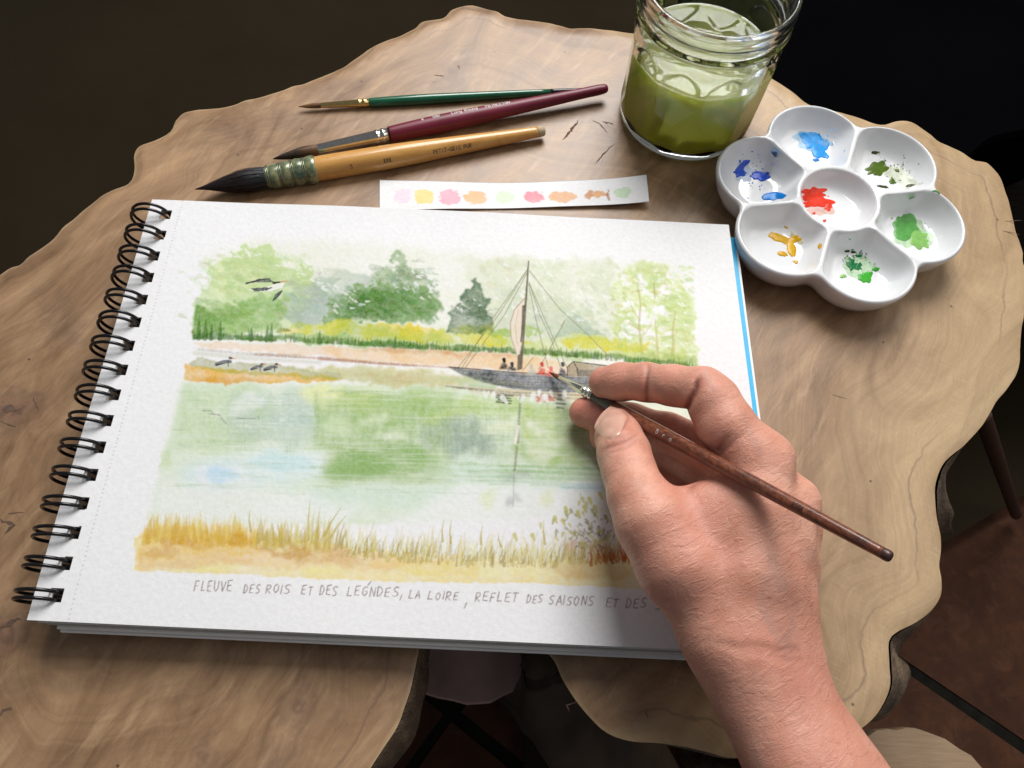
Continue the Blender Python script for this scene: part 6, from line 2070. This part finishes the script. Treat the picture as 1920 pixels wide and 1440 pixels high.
nw = np.cross(nv_, ne); nw /= np.linalg.norm(nw)
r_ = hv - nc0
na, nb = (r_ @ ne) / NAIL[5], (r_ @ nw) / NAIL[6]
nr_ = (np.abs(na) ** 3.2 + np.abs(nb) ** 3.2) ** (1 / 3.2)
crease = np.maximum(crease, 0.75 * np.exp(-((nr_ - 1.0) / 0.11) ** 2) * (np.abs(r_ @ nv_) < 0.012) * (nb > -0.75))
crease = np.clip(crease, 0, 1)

t = NT('skin')
dirv = P(1530, 1440, 0.045) - P(1410, 1210, 0.045)
arm_ang = math.atan2(dirv[1], dirv[0])
v = t.coords()
wr = t.noise(t.coords((1.0, 0.45, 0.6), (0, 0, -arm_ang)), 1050, 4, 0.6, 0.8)      # fine folds across the arm
wr2 = t.noise(t.coords((1.0, 0.30, 0.5), (0, 0, -arm_ang - 0.1)), 400, 3, 0.55, 0.6)
pore = t.noise(v, 2200, 2, 0.5)
vo = t.n('ShaderNodeTexVoronoi', feature='DISTANCE_TO_EDGE'); vo.inputs['Scale'].default_value = 900
t.l(v, vo.inputs['Vector'])
mot = t.noise(v, 70, 4, 0.55)
mot2 = t.noise(v, 260, 3, 0.55)
c = t.ramp(mot, [(0.25, (0.56, 0.245, 0.165)), (0.5, (0.67, 0.33, 0.235)), (0.75, (0.74, 0.41, 0.305))])
c = t.mix(c, (0.47, 0.205, 0.145), t.math('MULTIPLY', t.ramp(mot2, [(0.45, (0, 0, 0)), (0.75, (1, 1, 1))]), 0.4))
c = t.mix(c, (0.56, 0.185, 0.135), t.math('MULTIPLY', t.attr('red'), 0.75))
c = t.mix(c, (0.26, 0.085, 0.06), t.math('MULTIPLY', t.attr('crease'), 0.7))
vein = t.noise(t.coords((0.5, 1.6, 1.6), (0, 0, -arm_ang)), 55, 3, 0.5, 1.0)
c = t.mix(c, (0.42, 0.26, 0.22), t.math('MULTIPLY', t.ramp(vein, [(0.60, (0, 0, 0)), (0.72, (1, 1, 1))]), 0.35))
c = t.mix(c, (0.70, 0.42, 0.31), t.math('MULTIPLY', t.ramp(t.noise(v, 130, 4, 0.6), [(0.55, (0, 0, 0)), (0.75, (1, 1, 1))]), 0.3))
t.set(Roughness=0.48, Specular_IOR_Level=0.42, Subsurface_Weight=0.22, Subsurface_Scale=0.0035)
t.b.inputs['Subsurface Radius'].default_value = (1.0, 0.35, 0.2)
fold1 = t.math('ABSOLUTE', t.math('SUBTRACT', wr2, 0.5))
fold2 = t.math('ABSOLUTE', t.math('SUBTRACT', wr, 0.5))
fold1 = t.ramp(fold1, [(0.0, (0, 0, 0)), (0.10, (1, 1, 1))])
fold2 = t.ramp(fold2, [(0.0, (0, 0, 0)), (0.12, (1, 1, 1))])
nn = t.bump(fold1, 0.18, 0.0006)
nn = t.bump(fold2, 0.22, 0.0004, nn)
nn = t.bump(wr2, 0.22, 0.0014, nn)
nn = t.bump(vo.outputs['Distance'], 0.10, 0.0006, nn)
nn = t.bump(pore, 0.10, 0.0003, nn)
M_SKIN = t.out(c, t.math('MULTIPLY_ADD', mot2, 0.2, 0.33), nn)

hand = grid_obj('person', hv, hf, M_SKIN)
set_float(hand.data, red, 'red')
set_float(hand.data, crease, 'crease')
tag(hand, 'bare right forearm and hand holding a fine paintbrush over the painting', 'person')


# thumb nail: a thin curved plate laid on the finger end
def nail(cu, cv, z, du, dv, half_l, half_w, mat, lift):
    z += 6
    c0 = P(cu, cv, z / 1000)
    e = P(cu + du, cv + dv, z / 1000) - c0; e /= np.linalg.norm(e)
    view = (c0 - CAM) / np.linalg.norm(c0 - CAM)
    w_ = np.cross(view, e); w_ /= np.linalg.norm(w_)
    NU, NV = 26, 22
    pts = []
    for i in range(NU + 1):
        for j in range(NV + 1):
            a = -1 + 2 * i / NU; b = -1 + 2 * j / NV
            # squircle outline
            rr_ = math.hypot(a, b)
            if rr_ > 1e-6:
                k = max(abs(a), abs(b)) / rr_
                k = k ** 0.62
                a, b = a * k, b * k
            pts.append(c0 + e * a * half_l + w_ * b * half_w * (1 - 0.10 * a) - view * 0.02)
    pts = np.array(pts)
    tt_ = np.zeros(len(pts))
    for _ in range(120):
        tt_ = np.minimum(tt_, 0.026)
        tt_ += np.clip(sample(pts + view * tt_[:, None]), -0.001, 0.002) * 0.6
    p = pts + view * tt_[:, None]
    ii, jj = np.mgrid[0:NU + 1, 0:NV + 1]
    A = -1 + 2 * ii / NU; B = -1 + 2 * jj / NV
    edge = np.maximum(np.abs(A), np.abs(B)).ravel()
    up_ = lift * (1 - edge ** 6) - 0.00012 * (edge > .97)
    p = p - view * up_[:, None]
    id_ = np.arange((NU + 1) * (NV + 1)).reshape(NU + 1, NV + 1)
    qd = np.stack([id_[:-1, :-1], id_[1:, :-1], id_[1:, 1:], id_[:-1, 1:]], -1).reshape(-1, 4)
    o = grid_obj('nail', p, qd, mat, None)
    o.parent = hand
    return o


t = NT('fingernail')
f = t.noise(t.coords(), 300, 3)
c = t.ramp(f, [(0.3, (0.60, 0.335, 0.255)), (0.7, (0.66, 0.39, 0.30))])
t.set(Roughness=0.28, Subsurface_Weight=0.15, Subsurface_Scale=0.002, Coat_Weight=0.2)
M_NAIL = t.out(c)
nail(1145, 792, 48, 14, -22, 0.0072, 0.0052, M_NAIL, 0.00045)
del FLD
